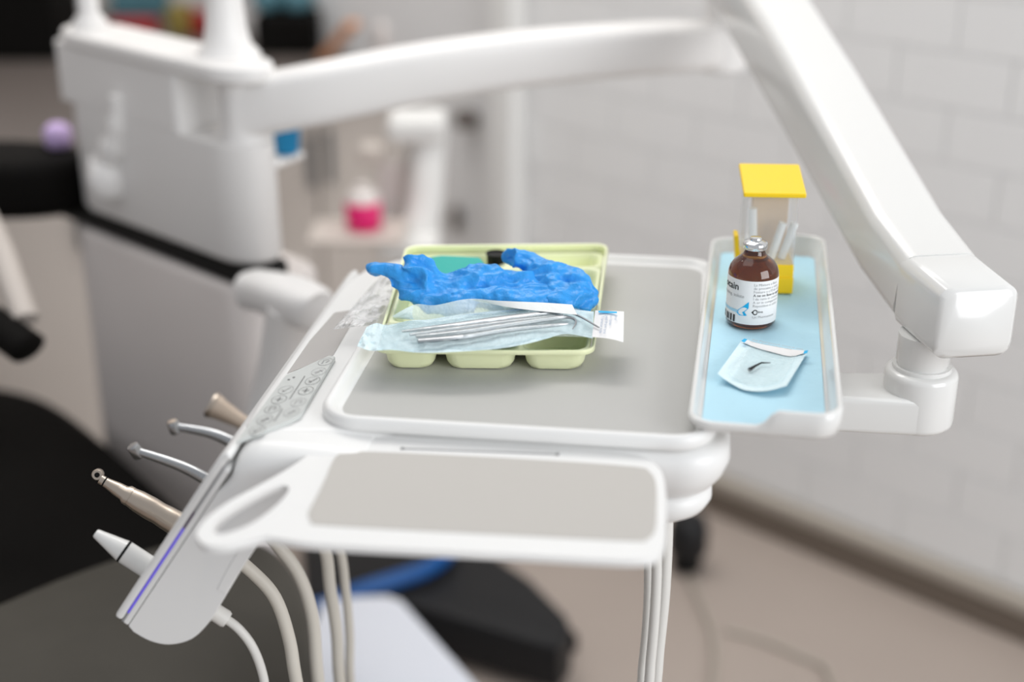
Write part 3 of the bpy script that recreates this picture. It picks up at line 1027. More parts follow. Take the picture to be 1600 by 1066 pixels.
def zl(u, v): return LZ + 0.0012 * math.sin(9 * u + 2 * v) + (0.0014 + 0.0022 * max(0, 0.35 - u)) * noise.noise(Vector((u * 22, v * 5, 1))) + 0.0016 * max(0, 0.3 - u) / 0.3 * noise.noise(Vector((u * 60, v * 9, 4))) - 0.004 * max(0, (v - 0.5)) * (1 - u)


eT = [(573, 511), (588, 505), (606, 508), (640, 501), (672, 499), (720, 491), (800, 483), (870, 478), (900, 484), (928, 487)]
eB = [(558, 541), (580, 548), (612, 547), (650, 551), (690, 551), (770, 546), (820, 538), (852, 530), (885, 522), (926, 529)]
bm = bmesh.new(); gridmesh(bm, patch(eT, eB, 63, 12, zl))
finish('paper_back', bm, 'pouch', lp)
fT = [(600, 506), (650, 501), (720, 492), (800, 484), (870, 479), (926, 487)]
fB = [(590, 544), (640, 546), (690, 545), (770, 541), (850, 527), (924, 527)]
bm = bmesh.new(); gridmesh(bm, patch(fT, fB, 60, 12, lambda u, v: zl(u, v) + 0.0015 + 0.007 * math.sin(math.pi * min(1, u * 1.05)) ** 0.6 * math.sin(math.pi * v) + 0.0010 * noise.noise(Vector((u * 30, v * 9, 3)))))
finish('film_front', bm, 'film', lp)
# standing back flap of the opened pouch
kT = [(613, 494), (648, 476), (680, 477), (733, 467), (790, 471), (850, 473), (890, 476)]
kB = [(618, 498), (655, 500), (690, 496), (740, 490), (800, 484), (850, 481), (893, 479)]
bm = bmesh.new()
G_ = patch(kT, kB, 36, 6, lambda u, v: LZ + 0.001 + (0.016 - 0.008 * u) * (1 - v))
gridmesh(bm, G_)
finish('back_flap', bm, 'pouchg', lp)
kT = [(735, 468), (800, 471), (850, 473), (894, 476)]
kB = [(745, 471), (800, 481), (850, 487), (902, 492)]
bm = bmesh.new(); gridmesh(bm, patch(kT, kB, 18, 3, lambda u, v: LZ + 0.0120 - 0.004 * v))
finish('white_fold', bm, 'pouchw', lp)
# sealed end with print
wT = [(930, 485), (945, 486), (960, 486), (975, 487)]
wB = [(925, 527), (942, 528), (960, 531), (974, 535)]
zw = lambda u, v: LZ + 0.0022 + 0.0012 * math.sin(4 * u) - 0.002 * u * v
bm = bmesh.new(); gridmesh(bm, patch(wT, wB, 12, 6, zw))
we = finish('sealed_end', bm, 'label', lp)
bm = bmesh.new(); gridmesh(bm, patch([(935, 485.5), (950, 486.2), (964, 487)], [(935, 488.5), (950, 489.2), (964, 489.6)], 6, 1, lambda u, v: LZ + 0.0046))
finish('blue_bar', bm, 'cyan', we, smooth=False)
for i, (tx, x0, y0) in enumerate((('Transcut side', 940, 493), ('peel from one', 946.5, 492.5), ('to open', 953.5, 492.5), ('seal', 961, 493))):
    o0 = atz(x0, y0, LZ + 0.0048)
    dn = (atz(x0 - 4.2, y0 + 30, LZ + 0.0048) - o0).normalized()
    rt = Vector((-dn.y, dn.x, 0))
    bm = text_bm(tx, 0.0056, lambda x, y: o0 + dn * x * 1.25 + rt * y * 0.62)
    finish('print', bm, 'inkblue', we, smooth=False)
IZ = LZ + 0.0050
for nme, pts, rr in (('tweezer_arm', [(628, 518), (690, 511), (780, 499), (860, 489), (885, 487), (905, 494), (936, 512)], [.0012, .0026, .0032, .0028, .0016, .0010, .0007]),
                     ('tweezer_arm', [(650, 526), (720, 519), (800, 507), (870, 497), (893, 497), (900, 503), (895, 514)], [.0018, .0030, .0030, .0026, .0012, .0009, .0005]),
                     ('probe', [(653, 533), (720, 527), (790, 516), (870, 508), (888, 506)], [.0026, .0028, .0028, .0018, .0007]),
                     ('mirror_handle', [(640, 523), (700, 515), (800, 502), (880, 493)], [.0016, .0022, .0022, .0014])):
    path = catmull([atz(x, y, IZ) for x, y in pts], 5)
    rs = []
    for i in range(len(rr) - 1):
        rs += [rr[i] + (rr[i + 1] - rr[i]) * k / 5 for k in range(5)]
    rs.append(rr[-1])
    bm = bmesh.new(); tube(bm, path, rs, 8, flat=0.8)
    finish(nme, bm, 'steel', lp)

# crumpled clear film over the far left of the console
cf = atz(585, 460, 0.9)
cT = [(600, 424), (615, 428), (632, 436)]
cB = [(520, 515), (545, 512), (585, 508)]
bm = bmesh.new()
gridmesh(bm, patch(cT, cB, 24, 26, lambda u, v: 0.9125 + 0.006 * noise.noise(Vector((u * 3.5, v * 6, 2))) + 0.003 * noise.noise(Vector((u * 9, v * 14, 5)))))
tag(finish('plastic_film', bm, 'wrap', origin=Vector((cf.x, cf.y, 0.905))), 'crumpled clear plastic film on the console corner left of the green tray', 'plastic film')

# ------------------------------------------------------------------ handpieces in the fascia, each with its hose
ndir = Vector((-0.836, 0, 0.549))


def hp_axis(p_base, p_tip, y, back=0.05):
    a, b = aty(p_base[0], p_base[1], y), aty(p_tip[0], p_tip[1], y)
    d = (b - a).normalized()
    return a - d * back, b, d


def hose(parent, pts, r, m='hose'):
    bm = bmesh.new(); tube(bm, catmull(pts, 6), r, 12); finish('hose', bm, m, parent)


def hang(pxs, y):
    pl = [aty(x, yy, y) for x, yy in pxs]
    return pl + [pl[-1] + Vector((0.01, 0.03, -0.18)), Vector((pl[-1].x + 0.05, pl[-1].y + 0.2, 0.02))]


# 1 scaler, white with a black ring
a, b, d = hp_axis((236, 889), (149, 833), 0.915)
L = (b - a).length
t = thing('scaler_handpiece', 'white handpiece with tapered tip and thin black ring, nearest in the fascia', 'handpiece', a, 'handpieces in the console fascia')
bm = bmesh.new(); lathe(bm, [(0.0085, 0), (0.0092, 0.004), (0.0092, L - 0.0275)], a, 28, d); finish('body', bm, 'white2', t)
bm = bmesh.new(); lathe(bm, [(0.0094, L - 0.0275), (0.0094, L - 0.0255)], a, 28, d); finish('ring', bm, 'black', t)
bm = bmesh.new(); lathe(bm, [(0.0091, L - 0.0255), (0.0082, L - 0.022), (0.0038, L - 0.001), (0.0030, L)], a, 28, d); finish('tip_cover', bm, 'white2', t)
hb = aty(344, 962, 0.905)
bm = bmesh.new(); dd = (aty(352, 972, 0.905) - hb).normalized(); lathe(bm, [(0.0068, -0.012), (0.0070, 0.005), (0.006, 0.007)], hb, 20, (aty(360, 974, 0.905) - aty(335, 958, 0.905))); finish('hose_boot', bm, 'hosew', t)
hose(t, [hb] + hang([(372, 982), (396, 1014), (412, 1060), (420, 1120)], 0.905), 0.0036, 'hosew')
# 2 contra-angle, champagne metal
a, b, d = hp_axis((272, 816), (150, 745), 0.985)
L = (b - a).length
t = thing('contra_angle_handpiece', 'champagne metal contra-angle handpiece, second nearest in the fascia', 'handpiece', a, 'handpieces in the console fascia')
bm = bmesh.new(); lathe(bm, [(0.0098, 0), (0.0104, 0.05), (0.0100, 0.058), (0.0094, 0.064), (0.0098, 0.072), (0.0092, L - 0.040), (0.0078, L - 0.031)], a, 28, d); finish('body', bm, 'bronze', t, ang=40)
bm = bmesh.new(); lathe(bm, [(0.0084, L - 0.0325), (0.0082, L - 0.029), (0.0064, L - 0.0265), (0.0058, L - 0.020), (0.0042, L - 0.0105), (0.0040, L - 0.004)], a, 28, d); finish('neck', bm, 'bronze', t, ang=40)
bm = bmesh.new(); lathe(bm, [(0.0043, L - 0.0088), (0.0043, L - 0.0076)], a, 20, d); finish('neck_ring', bm, 'black', t)
hd = (Vector((0.25, -0.85, 0.35))).normalized()
hc = b + Vector((0, 0.004, 0))
bm = bmesh.new(); lathe(bm, [(0.0036, -0.006), (0.0046, -0.004), (0.0048, 0.0035), (0.0040, 0.005), (0.0022, 0.005), (0.0020, 0.003)], hc, 24, hd); hh = finish('head', bm, 'bronze', t)
bm = bmesh.new(); lathe(bm, [(0.0019, 0.003), (0.0019, 0.0045)], hc, 14, hd); finish('chuck', bm, 'black', hh)
hose(t, [aty(350, 860, 0.97)] + hang([(392, 892), (430, 935), (452, 1000), (466, 1080)], 0.975), 0.0056)


def turbine(name, label, base, tip, y, bow, hosepx, rot):
    a, b, d = hp_axis(base, tip, y, 0.055)
    t = thing(name, label, 'handpiece', a, 'handpieces in the console fascia')
    mid = a.lerp(b, 0.62) + Vector((0, 0, bow))
    path = catmull([a, a.lerp(b, 0.33) + Vector((0, 0, bow * 0.6)), mid, b], 7)
    n = len(path)
    rs = [0.0070 - 0.0036 * (i / (n - 1)) ** 1.3 for i in range(n)]
    bm = bmesh.new(); tube(bm, path, rs, 18); finish('body', bm, 'steeld', t, ang=60)
    hdv = Vector(rot).normalized()
    bm = bmesh.new(); lathe(bm, [(0.0042, -0.0075), (0.0054, -0.006), (0.0056, 0.004), (0.0050, 0.0056), (0.0030, 0.0062)], b, 24, hdv); finish('head', bm, 'steeld', t)
    hose(t, hosepx, 0.0058)
    return t


turbine('turbine_handpiece', 'slim chrome turbine with square shiny head, middle of the row', (314, 752), (212, 704), 1.06, 0.006,
        [aty(390, 800, 1.04)] + hang([(432, 850), (468, 900), (489, 970), (501, 1090)], 1.045), (-0.35, -0.2, 0.9))
tt = turbine('turbine_handpiece', 'slim chrome turbine with copper-tinted head, second farthest in the row', (352, 697), (272, 666), 1.13, 0.008,
             [aty(470, 820, 1.1)] + hang([(506, 855), (516, 920), (526, 990), (534, 1090)], 1.10), (-0.3, 0.1, 0.9))
bm = bmesh.new(); bb = aty(270, 661, 1.13); lathe(bm, [(0.005, -0.001), (0.0052, 0.002), (0.003, 0.003)], bb, 18, (-0.3, 0.1, 0.9)); finish('head_cap', bm, 'gold', tt)
# 5 syringe / lamp with flat flared head
a, b, d = hp_axis((386, 664), (346, 641), 1.20, 0.05)
t = thing('syringe_handpiece', 'pale brass handpiece with broad flared head, farthest in the row', 'handpiece', a, 'handpieces in the console fascia')
L = (b - a).length
bm = bmesh.new(); lathe(bm, [(0.007, 0), (0.007, L * 0.6), (0.0075, L * 0.75), (0.0105, L), (0.0128, L + 0.008), (0.0120, L + 0.012), (0.006, L + 0.013)], a, 24, d); finish('body', bm, 'gold', t, ang=60)
bm = bmesh.new(); lathe(bm, [(0.0128, L + 0.0075), (0.0136, L + 0.010), (0.0124, L + 0.0125)], a, 24, d); finish('head_ring', bm, 'bronze', t, ang=60)
hose(t, [aty(505, 830, 1.14)] + hang([(530, 856), (540, 920), (546, 990), (550, 1090)], 1.14), 0.0046)

# ------------------------------------------------------------------ spring arm with pivot and bracket
ad = Vector((-0.275, 0.961, 0)).normalized()
nf = Vector((0.2275, 1.105, 0.9345))         # middle of the front face
sa = thing('spring_arm', 'glossy white balanced arm sloping up and away from the pivot beside the side tray', 'arm', (0.21, 1.1, 0.822))
e1 = nf + ad * 0.085
bm = bmesh.new(); sweep_rect(bm, [nf, nf + ad * 0.004, nf + ad * 0.08], [0.060, 0.068, 0.070], [0.054, 0.062, 0.064], 0.012)
finish('end_block', bm, 'white2', sa, ang=50)
up = Vector((0, 0, 1))
path = [nf + ad * 0.0815 + up * 0.002, nf + ad * 0.16 + up * 0.016, nf + ad * 0.40 + up * 0.092, nf + ad * 0.72 + up * 0.185, nf + ad * 0.80 + up * 0.195]
bm = bmesh.new(); sweep_rect(bm, path, [0.0695, 0.071, 0.074, 0.077, 0.074], [0.0635, 0.066, 0.074, 0.080, 0.080], 0.014)
finish('arm_cover', bm, 'white2', sa, ang=50)
pv = nf + ad * 0.045 + Vector((-0.014, 0.0, 0))
pv = aty(1440, 578, 1.15); pv.z = 0
bm = bmesh.new(); lathe(bm, [(0.0215, 0.865), (0.0215, 0.880), (0.0225, 0.8815), (0.0225, 0.906)], pv, 36); finish('pivot_pin', bm, 'white2', sa)
bm = bmesh.new(); lathe(bm, [(0.0245, 0.873), (0.0250, 0.8755), (0.0245, 0.8778)], pv, 36); finish('pivot_collar', bm, 'white2', sa)
bm = bmesh.new()
hub = [(pv.x + 0.031 * math.cos(2 * math.pi * k / 36), pv.y + 0.031 * math.sin(2 * math.pi * k / 36)) for k in range(36)]
pillow(bm, hub, 0.822, 0.8745, 0.006)
finish('pivot_hub', bm, 'white2', sa, ang=60)
bm = bmesh.new()
brp = catmull([Vector((pv.x + 0.004, pv.y - 0.0305, 0)), Vector((pv.x - 0.06, pv.y - 0.032, 0)), Vector((0.02, pv.y - 0.034, 0)), Vector((0.02, pv.y + 0.026, 0)), Vector((pv.x - 0.06, pv.y + 0.026, 0)), Vector((pv.x + 0.004, pv.y + 0.0305, 0))], 1)
pillow(bm, [(p.x, p.y) for p in brp], 0.823, 0.856, 0.005)
finish('bracket', bm, 'white2', sa, ang=60)

# ------------------------------------------------------------------ level swing arm
ha = thing('swing_arm', 'white horizontal arm curving from the cuspidor unit to the far joint', 'arm', atd(700, 110, 1.72))
path = catmull([atd(388, 166, 1.70), atd(500, 145, 1.68), atd(640, 117, 1.69), (atd(800, 93, 1.72)), atd(950, 79, 1.76), atd(1070, 72, 1.80), atd(1128, 71, 1.825)], 5)
n = len(path)
bm = bmesh.new(); sweep_rect(bm, path, [0.062 - 0.006 * i / n for i in range(n)], [0.071 - 0.013 * i / n for i in range(n)], 0.016)
finish('arm_tube', bm, 'unitw', ha, ang=50)
je = path[-1]
bm = bmesh.new(); lathe(bm, [(0.028, -0.031), (0.032, -0.028), (0.032, 0.026), (0.028, 0.030), (0.024, 0.031), (0.024, 0.075)], je, 32); finish('joint', bm, 'unitw', ha)

# ------------------------------------------------------------------ cuspidor unit
R0 = atd(330, 112, 1.65)          # near right, top
L0 = atd(92, 55, 1.86)
ax = (L0 - R0); ax.z = 0
ulen = ax.length; ax.normalize()
bx_ = Vector((-ax.y, ax.x, 0))
if bx_.y < 0: bx_ = -bx_
CT = 1.012
HUB = atd(384, 165, 1.70)
CB = 0.778
cu = thing('cuspidor_unit', 'white water unit housing carrying the swing arm at the upper left', 'dental unit', R0 + ax * 0.15 + bx_ * 0.05 - Vector((0, 0, R0.z)))


def uloc(s, q, z): return Vector((R0.x, R0.y, 0)) + ax * s + bx_ * (q * 0.66) + Vector((0, 0, z))


def stadium(s0, s1, q0, q1, n=10, r=None):
    return [(uloc(s, q, 0).x, uloc(s, q, 0).y) for s, q in rrect(s0, s1, q0, q1, r or (q1 - q0) / 2 - 0.001, n)]


bm = bmesh.new()
secs = []
for off, z in ((0.012, CB), (0.004, CB + 0.003), (0.0, CB + 0.010), (0.0, CT - 0.085)):
    secs.append([Vector((x, y, z)) for x, y in stadium(-0.042 + off, ulen + 0.02 - off, 0.0 + off, 0.115 - off)])
loft(bm, secs)
finish('housing', bm, 'unitw', cu, ang=50)
bm = bmesh.new()
secs = [[Vector((x, y, z)) for x, y in stadium(0.078, ulen + 0.02, 0.0, 0.115, r=0.012)] for z in (CT - 0.086, CT - 0.004)]
loft(bm, secs); finish('upper_housing', bm, 'unitw', cu, bevel=0.004)
bm = bmesh.new()
pillow(bm, stadium(-0.048, ulen + 0.026, -0.006, 0.121), CT - 0.010, CT + 0.010, 0.005)
finish('top_cover', bm, 'unitw', cu, ang=60)
bm = bmesh.new(); lathe(bm, [(0.031, CT - 0.086), (0.031, CT - 0.008)], Vector((HUB.x, HUB.y, 0)), 32); finish('arm_hub', bm, 'unitw', cu)
# faucet molding on the front
fx = aty(180, 160, 1.62)
sF = 0.19


def front(px, py):
    """point on the front plane of the unit"""
    d = ray(px, py); o = CAMP; p = uloc(0, 0, 0)
    t = (p - o).dot(bx_) / d.dot(bx_)
    return o + d * (t - 0.010)


bm = bmesh.new()
tube(bm, catmull([front(182, 150), front(182, 190), front(178, 225), front(166, 260)], 5), [0.010] * 5 + [0.013] * 5 + [0.018] * 5 + [0.024], 14, flat=0.8)
finish('filler_neck', bm, 'unitw', cu, ang=60)
bm = bmesh.new()
fc = front(168, 275)
lathe(bm, [(0.020, -0.028), (0.026, -0.022), (0.027, 0.0), (0.022, 0.016), (0.012, 0.024)], fc, 24); finish('filler_head', bm, 'unitw', cu, ang=60)
# poles
p1 = atd(357, 95, 1.72)
bm = bmesh.new(); lathe(bm, [(0.040, CT + 0.008), (0.036, CT + 0.014), (0.029, CT + 0.022), (0.025, CT + 0.040), (0.0225, CT + 0.07), (0.0215, 1.75)], Vector((p1.x, p1.y, 0)), 28); finish('lamp_pole', bm, 'unitw', cu, ang=60)
p2 = atd(143, 55, 1.87)
bm = bmesh.new(); lathe(bm, [(0.024, CT + 0.008), (0.023, CT + 0.018), (0.018, CT + 0.024), (0.0135, CT + 0.030), (0.013, 1.7)], Vector((p2.x, p2.y, 0)), 24); finish('instrument_pole', bm, 'unitw', cu, ang=60)
# dark under-plate and pedestal
bm = bmesh.new(); pillow(bm, stadium(-0.045, ulen + 0.20, 0.006, 0.10, r=0.02), CB - 0.026, CB - 0.001, 0.004); finish('under_plate', bm, 'black', cu)
bm = bmesh.new()
loft(bm, [[Vector((x, y, z)) for x, y in stadium(s0, ulen + 0.03 - off, -0.008 + off, 0.20 - off, r=0.045)]
          for s0, off, z in ((0.11, 0.0, 0.001), (0.10, 0.0, 0.26), (0.06, 0.0, 0.34), (0.0, 0.0, 0.42), (-0.03, 0.0, 0.50), (-0.03, 0.0, CB - 0.036), (-0.025, 0.004, CB - 0.030), (-0.02, 0.01, CB - 0.028))])
finish('pedestal', bm, 'unit', cu, ang=60)
# bowl arm poking out to the right of the pedestal
bm = bmesh.new()
bwl = catmull([atd(395, 452, 1.66), atd(425, 458, 1.63), atd(462, 470, 1.60), atd(500, 488, 1.57)], 5)
sweep_rect(bm, bwl, [0.05, 0.05, 0.05, 0.05, 0.052, 0.054, 0.056, 0.058, 0.06, 0.06, 0.06, 0.06, 0.058, 0.055, 0.05, 0.04], 0.045, 0.018)
finish('suction_bracket', bm, 'unitw', cu, ang=60)
bm = bmesh.new()
pk = atd(415, 600, 1.62)
tube(bm, [atd(455, 480, 1.60), atd(440, 560, 1.64), atd(425, 640, 1.68), atd(420, 720, 1.7)], [0.028, 0.026, 0.03, 0.034], 16)
finish('suction_post', bm, 'unitw', cu, ang=60)

# black things at the left edge
bm = bmesh.new(); c = atd(22, 275, 1.98)
for off in (0,):
    pillow(bm, [(c.x + 0.13 * math.cos(2 * math.pi * k / 28) - 0.02, c.y + 0.075 * math.sin(2 * math.pi * k / 28)) for k in range(28)], c.z - 0.045, c.z + 0.035, 0.02)
hr = thing('headrest', 'black padded headrest left of the white water unit', 'headrest', c - Vector((0, 0, 0.045)))
finish('cushion', bm, 'blackl', hr, ang=60)
bm = bmesh.new(); tube(bm, catmull([c + Vector((-0.09, 0, -0.04)), c + Vector((-0.10, -0.02, -0.15)), c + Vector((-0.12, -0.12, -0.30)), Vector((c.x - 0.13, c.y - 0.22, 0.462))], 5), 0.016, 12); finish('post', bm, 'steel', hr)
lc = atd(90, 212, 1.98)
bm = bmesh.new(); lathe(bm, [(0.014, -0.016), (0.018, -0.012), (0.019, 0.008), (0.012, 0.016), (0.004, 0.019)], lc, 20)
tag(finish('lilac_ball', bm, 'lilac', origin=lc - Vector((0, 0, 0.016)), ang=60), 'small lilac knob resting on the black headrest', 'knob')
# pale armrest with black pad
am = thing('armrest', 'pale curved armrest with black oval pad at the left edge', 'armrest', atd(30, 520, 1.7))
bm = bmesh.new(); tube(bm, catmull([atd(-30, 330, 1.75), atd(0, 390, 1.74), atd(22, 450, 1.72), atd(40, 500, 1.70)], 5), 0.017, 14, flat=0.8); finish('arm', bm, 'cab', am)
bm = bmesh.new(); tube(bm, catmull([atd(-60, 470, 1.70), atd(-20, 500, 1.69), atd(20, 528, 1.68), atd(48, 548, 1.67)], 4), [0.02] * 4 + [0.026] * 4 + [0.026] * 4 + [0.016], 16, flat=0.7); finish('pad', bm, 'blackl', am, ang=60)

# ------------------------------------------------------------------ patient chair
pcH = thing('dental_chair', 'dark dental chair with olive grey seat cushion over a black base at lower left', 'dental chair', (-0.8, 1.3, 0.0))
bm = bmesh.new()
oc = catmull([atz(x, y, 0.54) for x, y in ((-330, 1150), (-150, 1000), (0, 926), (150, 868), (280, 832), (365, 826), (435, 846), (474, 906), (490, 1000), (498, 1080), (470, 1250), (0, 1420))], 4, True)
pillow(bm, [(p.x, p.y) for p in oc], 0.462, 0.54, 0.03)
finish('seat_cushion', bm, 'olive', pcH, ang=70)
bm = bmesh.new()
bc_ = catmull([atz(x, y, 0.46) for x, y in ((-260, 640), (-80, 590), (0, 597), (60, 610), (110, 636), (170, 683), (230, 735), (292, 790), (340, 850), (380, 960), (200, 1060), (-200, 1000))], 4, True)
pillow(bm, [(p.x, p.y) for p in bc_], 0.34, 0.46, 0.03)
finish('base_cushion', bm, 'blackl', pcH, ang=70)
bm = bmesh.new(); pillow(bm, [(x, y) for x, y in rrect(-1.05, -0.6, 0.95, 1.42, 0.08, 6)], 0.001, 0.345, 0.02); finish('pedestal', bm, 'darkgrey', pcH, ang=60)

# ------------------------------------------------------------------ things on the floor under the console
bm = bmesh.new()
fl = [atz(x, y, 0.10) for x, y in ((470, 852), (560, 842), (700, 850), (775, 868), (830, 905), (886, 962), (893, 985), (872, 1012), (800, 992), (640, 942), (480, 930))]
pillow(bm, [(p.x, p.y) for p in fl], 0.018, 0.10, 0.008)
fb = thing('chair_base', 'dark grey metal floor base with one long beam, seen below the shelf', 'base', (fl[3].x, fl[3].y, 0))
finish('beam', bm, 'darkgrey', fb, ang=60)
for px, py in ((868, 1045), (560, 940), (700, 960)):
    c = atz(px, py, 0); bm = bmesh.new(); lathe(bm, [(0.025, 0.0005), (0.03, 0.004), (0.03, 0.018), (0.02, 0.03)], c + Vector((0, 0.06, 0)), 20); finish('foot', bm, 'black', fb)
bm = bmesh.new()
wp = [atz(x, y, 0.14) for x, y in ((505, 938), (560, 931), (606, 930), (628, 938), (742, 1066), (800, 1130), (640, 1220), (505, 1200), (460, 1060))]
pillow(bm, [(p.x, p.y) for p in wp], 0.105, 0.14, 0.004)
c = wp[3]
wb = thing('floor_box', 'white flat topped floor box below the hoses', 'box', (-0.45, 1.65, 0))
finish('lid', bm, 'paperw', wb, ang=60)
bm = bmesh.new(); cw = sum((Vector(p) for p in wp), Vector()) / len(wp)
pillow(bm, [(cw.x + (p.x - cw.x) * 0.72, cw.y + (p.y - cw.y) * 0.72 - 0.03) for p in wp], 0.001, 0.104, 0.004); finish('body', bm, 'paperw', wb, ang=60)
bm = bmesh.new()
tube(bm, catmull([atz(x, y, 0.122) for x, y in ((440, 950), (500, 950), (560, 925), (620, 906), (665, 890), (695, 868), (705, 840), (690, 815))], 6), 0.0145, 14)
tag(finish('blue_tube', bm, 'bluehose', origin=atz(600, 912, 0.108)), 'thick dark blue tube curling over the dark floor base', 'tube')
# stool castor
cc = atz(1072, 890, 0)
ca = thing('stool_castor', 'black castor with round cover on the floor below the console', 'castor', cc)
bm = bmesh.new(); lathe(bm, [(0.018, 0.0005), (0.027, 0.008), (0.027, 0.03), (0.02, 0.036)], cc, 24); finish('wheel', bm, 'black', ca)
bm = bmesh.new(); lathe(bm, [(0.030, 0.034), (0.036, 0.042), (0.036, 0.085), (0.030, 0.105), (0.018, 0.112)], cc, 28); finish('cover', bm, 'darkgrey', ca, ang=60)
# cable on the floor
bm = bmesh.new()
tube(bm, catmull([atz(x, y, 0.005) for x, y in ((1078, 900), (1098, 950), (1112, 985), (1118, 1030), (1112, 1090))], 6), 0.0045, 8)
tag(finish('floor_cable', bm, 'skirt', origin=atz(1112, 985, 0.0005)), 'thin grey beige cable running toward the camera across the floor', 'cable')
bm = bmesh.new()
tube(bm, catmull([atz(x, y, 0.005) for x, y in ((1135, 985), (1190, 1000), (1250, 1025), (1290, 1045), (1305, 1090))], 6), 0.0045, 8)
tag(finish('floor_cable', bm, 'skirt', origin=atz(1190, 1000, 0.0005)), 'thin grey beige cable curving to the right across the floor', 'cable')

# ------------------------------------------------------------------ blurred things on and before the counter
def onc(px, py):
    return atz(px, py, CZ_)


def standing(name, label, cat, m, px0, px1, py0, py1, depth=0.12, rnd=0.01, t=None):
    """upright box-like thing on the counter whose front covers the pixel box"""
    c = onc((px0 + px1) / 2, py1)
    tt_ = (c - CAMP).dot(_f)
    wv = (px1 - px0) / F * tt_
    hv = (py1 - py0) / F * tt_ * 1.06
    bm = bmesh.new()
    box(bm, c + Vector((0, depth / 2, hv / 2 + 0.001)), (wv, depth, hv), Matrix.Rotation(YAW, 3, 'Z'))
    return tag(finish(name, bm, m, origin=c, bevel=rnd), label, cat)


standing('black_printer', 'black box-shaped appliance on the counter behind the lamp pole', 'appliance', 'blackl', 388, 486, 30, 88, 0.2)
o = onc(440, 60)
for k, (px, label) in enumerate(((405, 'folded teal cloth, left one on the black appliance'), (452, 'folded teal cloth, right one on the black appliance'))):
    c = onc(px, 88); tt_ = (c - CAMP).dot(_f)
    z0 = CZ_ + (88 - 30) / F * tt_ * 1.06 + 0.003
    bm = bmesh.new(); pillow(bm, [(c.x + 0.034 * math.cos(2 * math.pi * i / 20), c.y + 0.09 + 0.05 * math.sin(2 * math.pi * i / 20)) for i in range(20)], z0, z0 + 0.045, 0.012)
    tag(finish('folded_cloth', bm, 'tealg', origin=Vector((c.x, c.y + 0.09, z0))), label, 'cloth')
standing('black_case', 'large black case on the counter at the top left corner', 'case', 'blackl', -60, 84, -60, 96, 0.2)
standing('red_box', 'red plastic box on the counter behind the water unit', 'box', 'red', 168, 240, 36, 72, 0.06)
standing('maroon_box', 'small dark red box between the red box and lamp pole', 'box', 'red', 296, 322, 22, 58, 0.05)
standing('ochre_tub', 'ochre yellow tub on the counter between two red boxes', 'tub', 'ochre', 258, 296, 14, 58, 0.06)
standing('teal_carton', 'grey teal carton at the back of the counter above the red box', 'carton', 'tealg', 170, 262, -20, 26, 0.08)
standing('dark_bin', 'dark bin behind the coloured boxes on the counter', 'bin', 'counter', 270, 335, -50, 10, 0.08)
# orange stick lying tilted
p, q = atz(505, 92, CZ_ + 0.012), atz(552, 36, CZ_ + 0.10)
bm = bmesh.new(); sweep_rect(bm, [p, q], 0.034, 0.014, 0.005)
tag(finish('wooden_spatula', bm, 'orange', origin=p), 'orange tan spatula leaning up from the dark counter', 'spatula')
standing('white_carton', 'white carton at the wall end of the counter', 'carton', 'trim', 650, 705, 0, 62, 0.1)
standing('grey_bag', 'grey white paper bag beside the white carton', 'bag', 'unit', 580, 640, 40, 96, 0.1, 0.02)
c = atd(447, 213, 1.80)
bm = bmesh.new(); e_ = atd(400, 232, 1.75); f_ = c - Vector((0, 0, 0.0265)); e_.z = f_.z
sweep_rect(bm, [e_, f_ + (f_ - e_).normalized() * 0.016], 0.03, 0.007, 0.003); finish('cup_shelf', bm, 'unitw', cu, ang=60)
bm = bmesh.new(); lathe(bm, [(0.012, -0.0225), (0.0155, -0.019), (0.0185, 0.016), (0.017, 0.018)], c, 20)
tag(finish('blue_cup', bm, 'bluecup', origin=c - Vector((0, 0, 0.022))), 'small blue plastic cup just right of the water unit', 'cup')
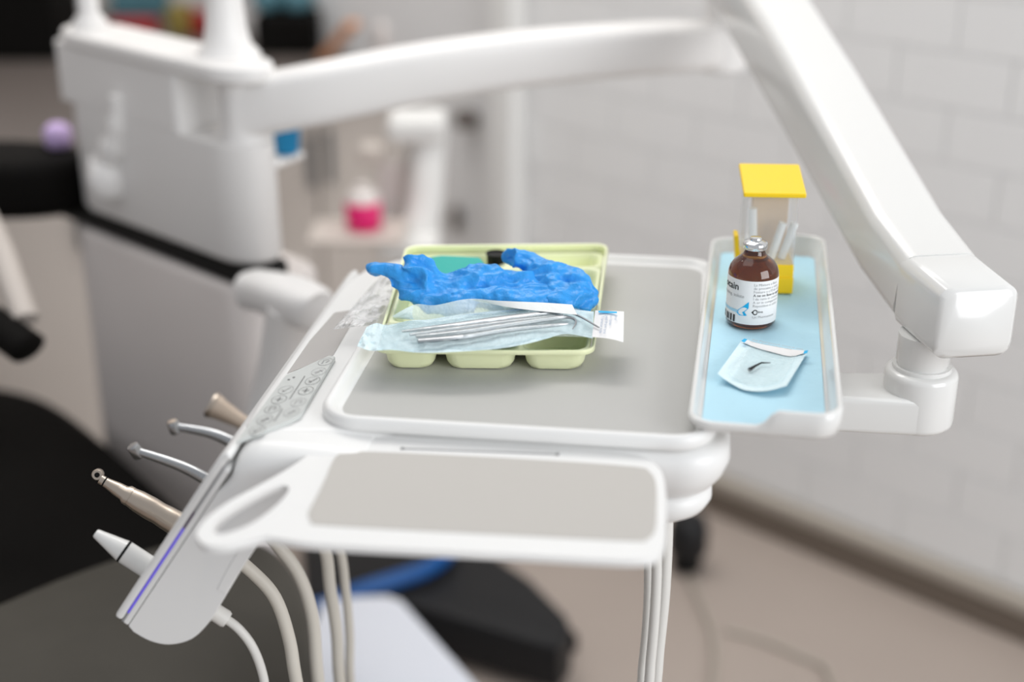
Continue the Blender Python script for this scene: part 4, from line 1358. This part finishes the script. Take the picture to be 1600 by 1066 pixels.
# white cart before the counter
wc = atd(655, 300, 2.45)
ct = thing('equipment_cart', 'white cart with post, head and lower shelf behind the console', 'cart', Vector((wc.x, wc.y, 0)))
cr = Matrix.Rotation(YAW, 3, 'Z')
bm = bmesh.new(); tube(bm, catmull([atd(672, 205, 2.45), atd(668, 260, 2.45), atd(664, 320, 2.46), atd(650, 380, 2.47), atd(640, 440, 2.5)], 5), 0.030, 16, flat=0.8); finish('post', bm, 'trim', ct)
bm = bmesh.new(); c = atd(652, 196, 2.45); box(bm, c, (0.10, 0.10, 0.046), cr); finish('head', bm, 'trim', ct, bevel=0.015)
bm = bmesh.new(); c = atd(640, 376, 2.47); box(bm, c, (0.105, 0.12, 0.035), cr); finish('tray', bm, 'trim', ct, bevel=0.012)
bm = bmesh.new(); c = atd(560, 363.5, 2.40); box(bm, c, (0.16, 0.12, 0.012), cr); finish('shelf', bm, 'cab', ct, bevel=0.004)
bm = bmesh.new(); c = atd(617, 300, 2.50); box(bm, c, (0.055, 0.012, 0.115), cr); finish('panel', bm, 'unit', ct, bevel=0.006)
bm = bmesh.new(); box(bm, Vector((wc.x - 0.02, wc.y + 0.02, 0.05)), (0.36, 0.30, 0.09), cr); finish('foot', bm, 'trim', ct, bevel=0.015)
bm = bmesh.new(); c = atd(582, 238, 2.46); box(bm, c, (0.045, 0.05, 0.03), cr); finish('bracket', bm, 'cab', ct, bevel=0.008)
pb = atd(569, 356, 2.40)
bt2 = thing('pink_bottle', 'clear bottle half full of bright pink liquid on the cart shelf', 'bottle', pb)
bm = bmesh.new(); lathe(bm, [(0.026, 0), (0.030, 0.003), (0.030, 0.045), (0.028, 0.047)], pb, 24); finish('liquid', bm, 'pink', bt2, ang=60)
bm = bmesh.new(); lathe(bm, [(0.028, 0.047), (0.028, 0.054), (0.019, 0.064), (0.012, 0.068), (0.012, 0.076)], pb, 24); finish('neck', bm, 'unit', bt2, ang=60)
for k, (px, py, sx, sz, label) in enumerate(((728, 186, .05, .035, 'dark grey gadget fixed high on the wall left of the white column'), (712, 342, .022, .055, 'dark grey oval object low on the wall left of the white column'))):
    dr_ = ray(px, py); c = CAMP + dr_ * ((RA(0, -0.022) - CAMP).dot(BV) / dr_.dot(BV))
    bm = bmesh.new(); pillow(bm, [(c.x + sx / 2 * math.cos(2 * math.pi * i / 18), c.y + 0.02 * math.sin(2 * math.pi * i / 18)) for i in range(18)], c.z - sz / 2, c.z + sz / 2, 0.008)
    tag(finish('wall_gadget', bm, 'counter', origin=c, ang=60), label, 'gadget')
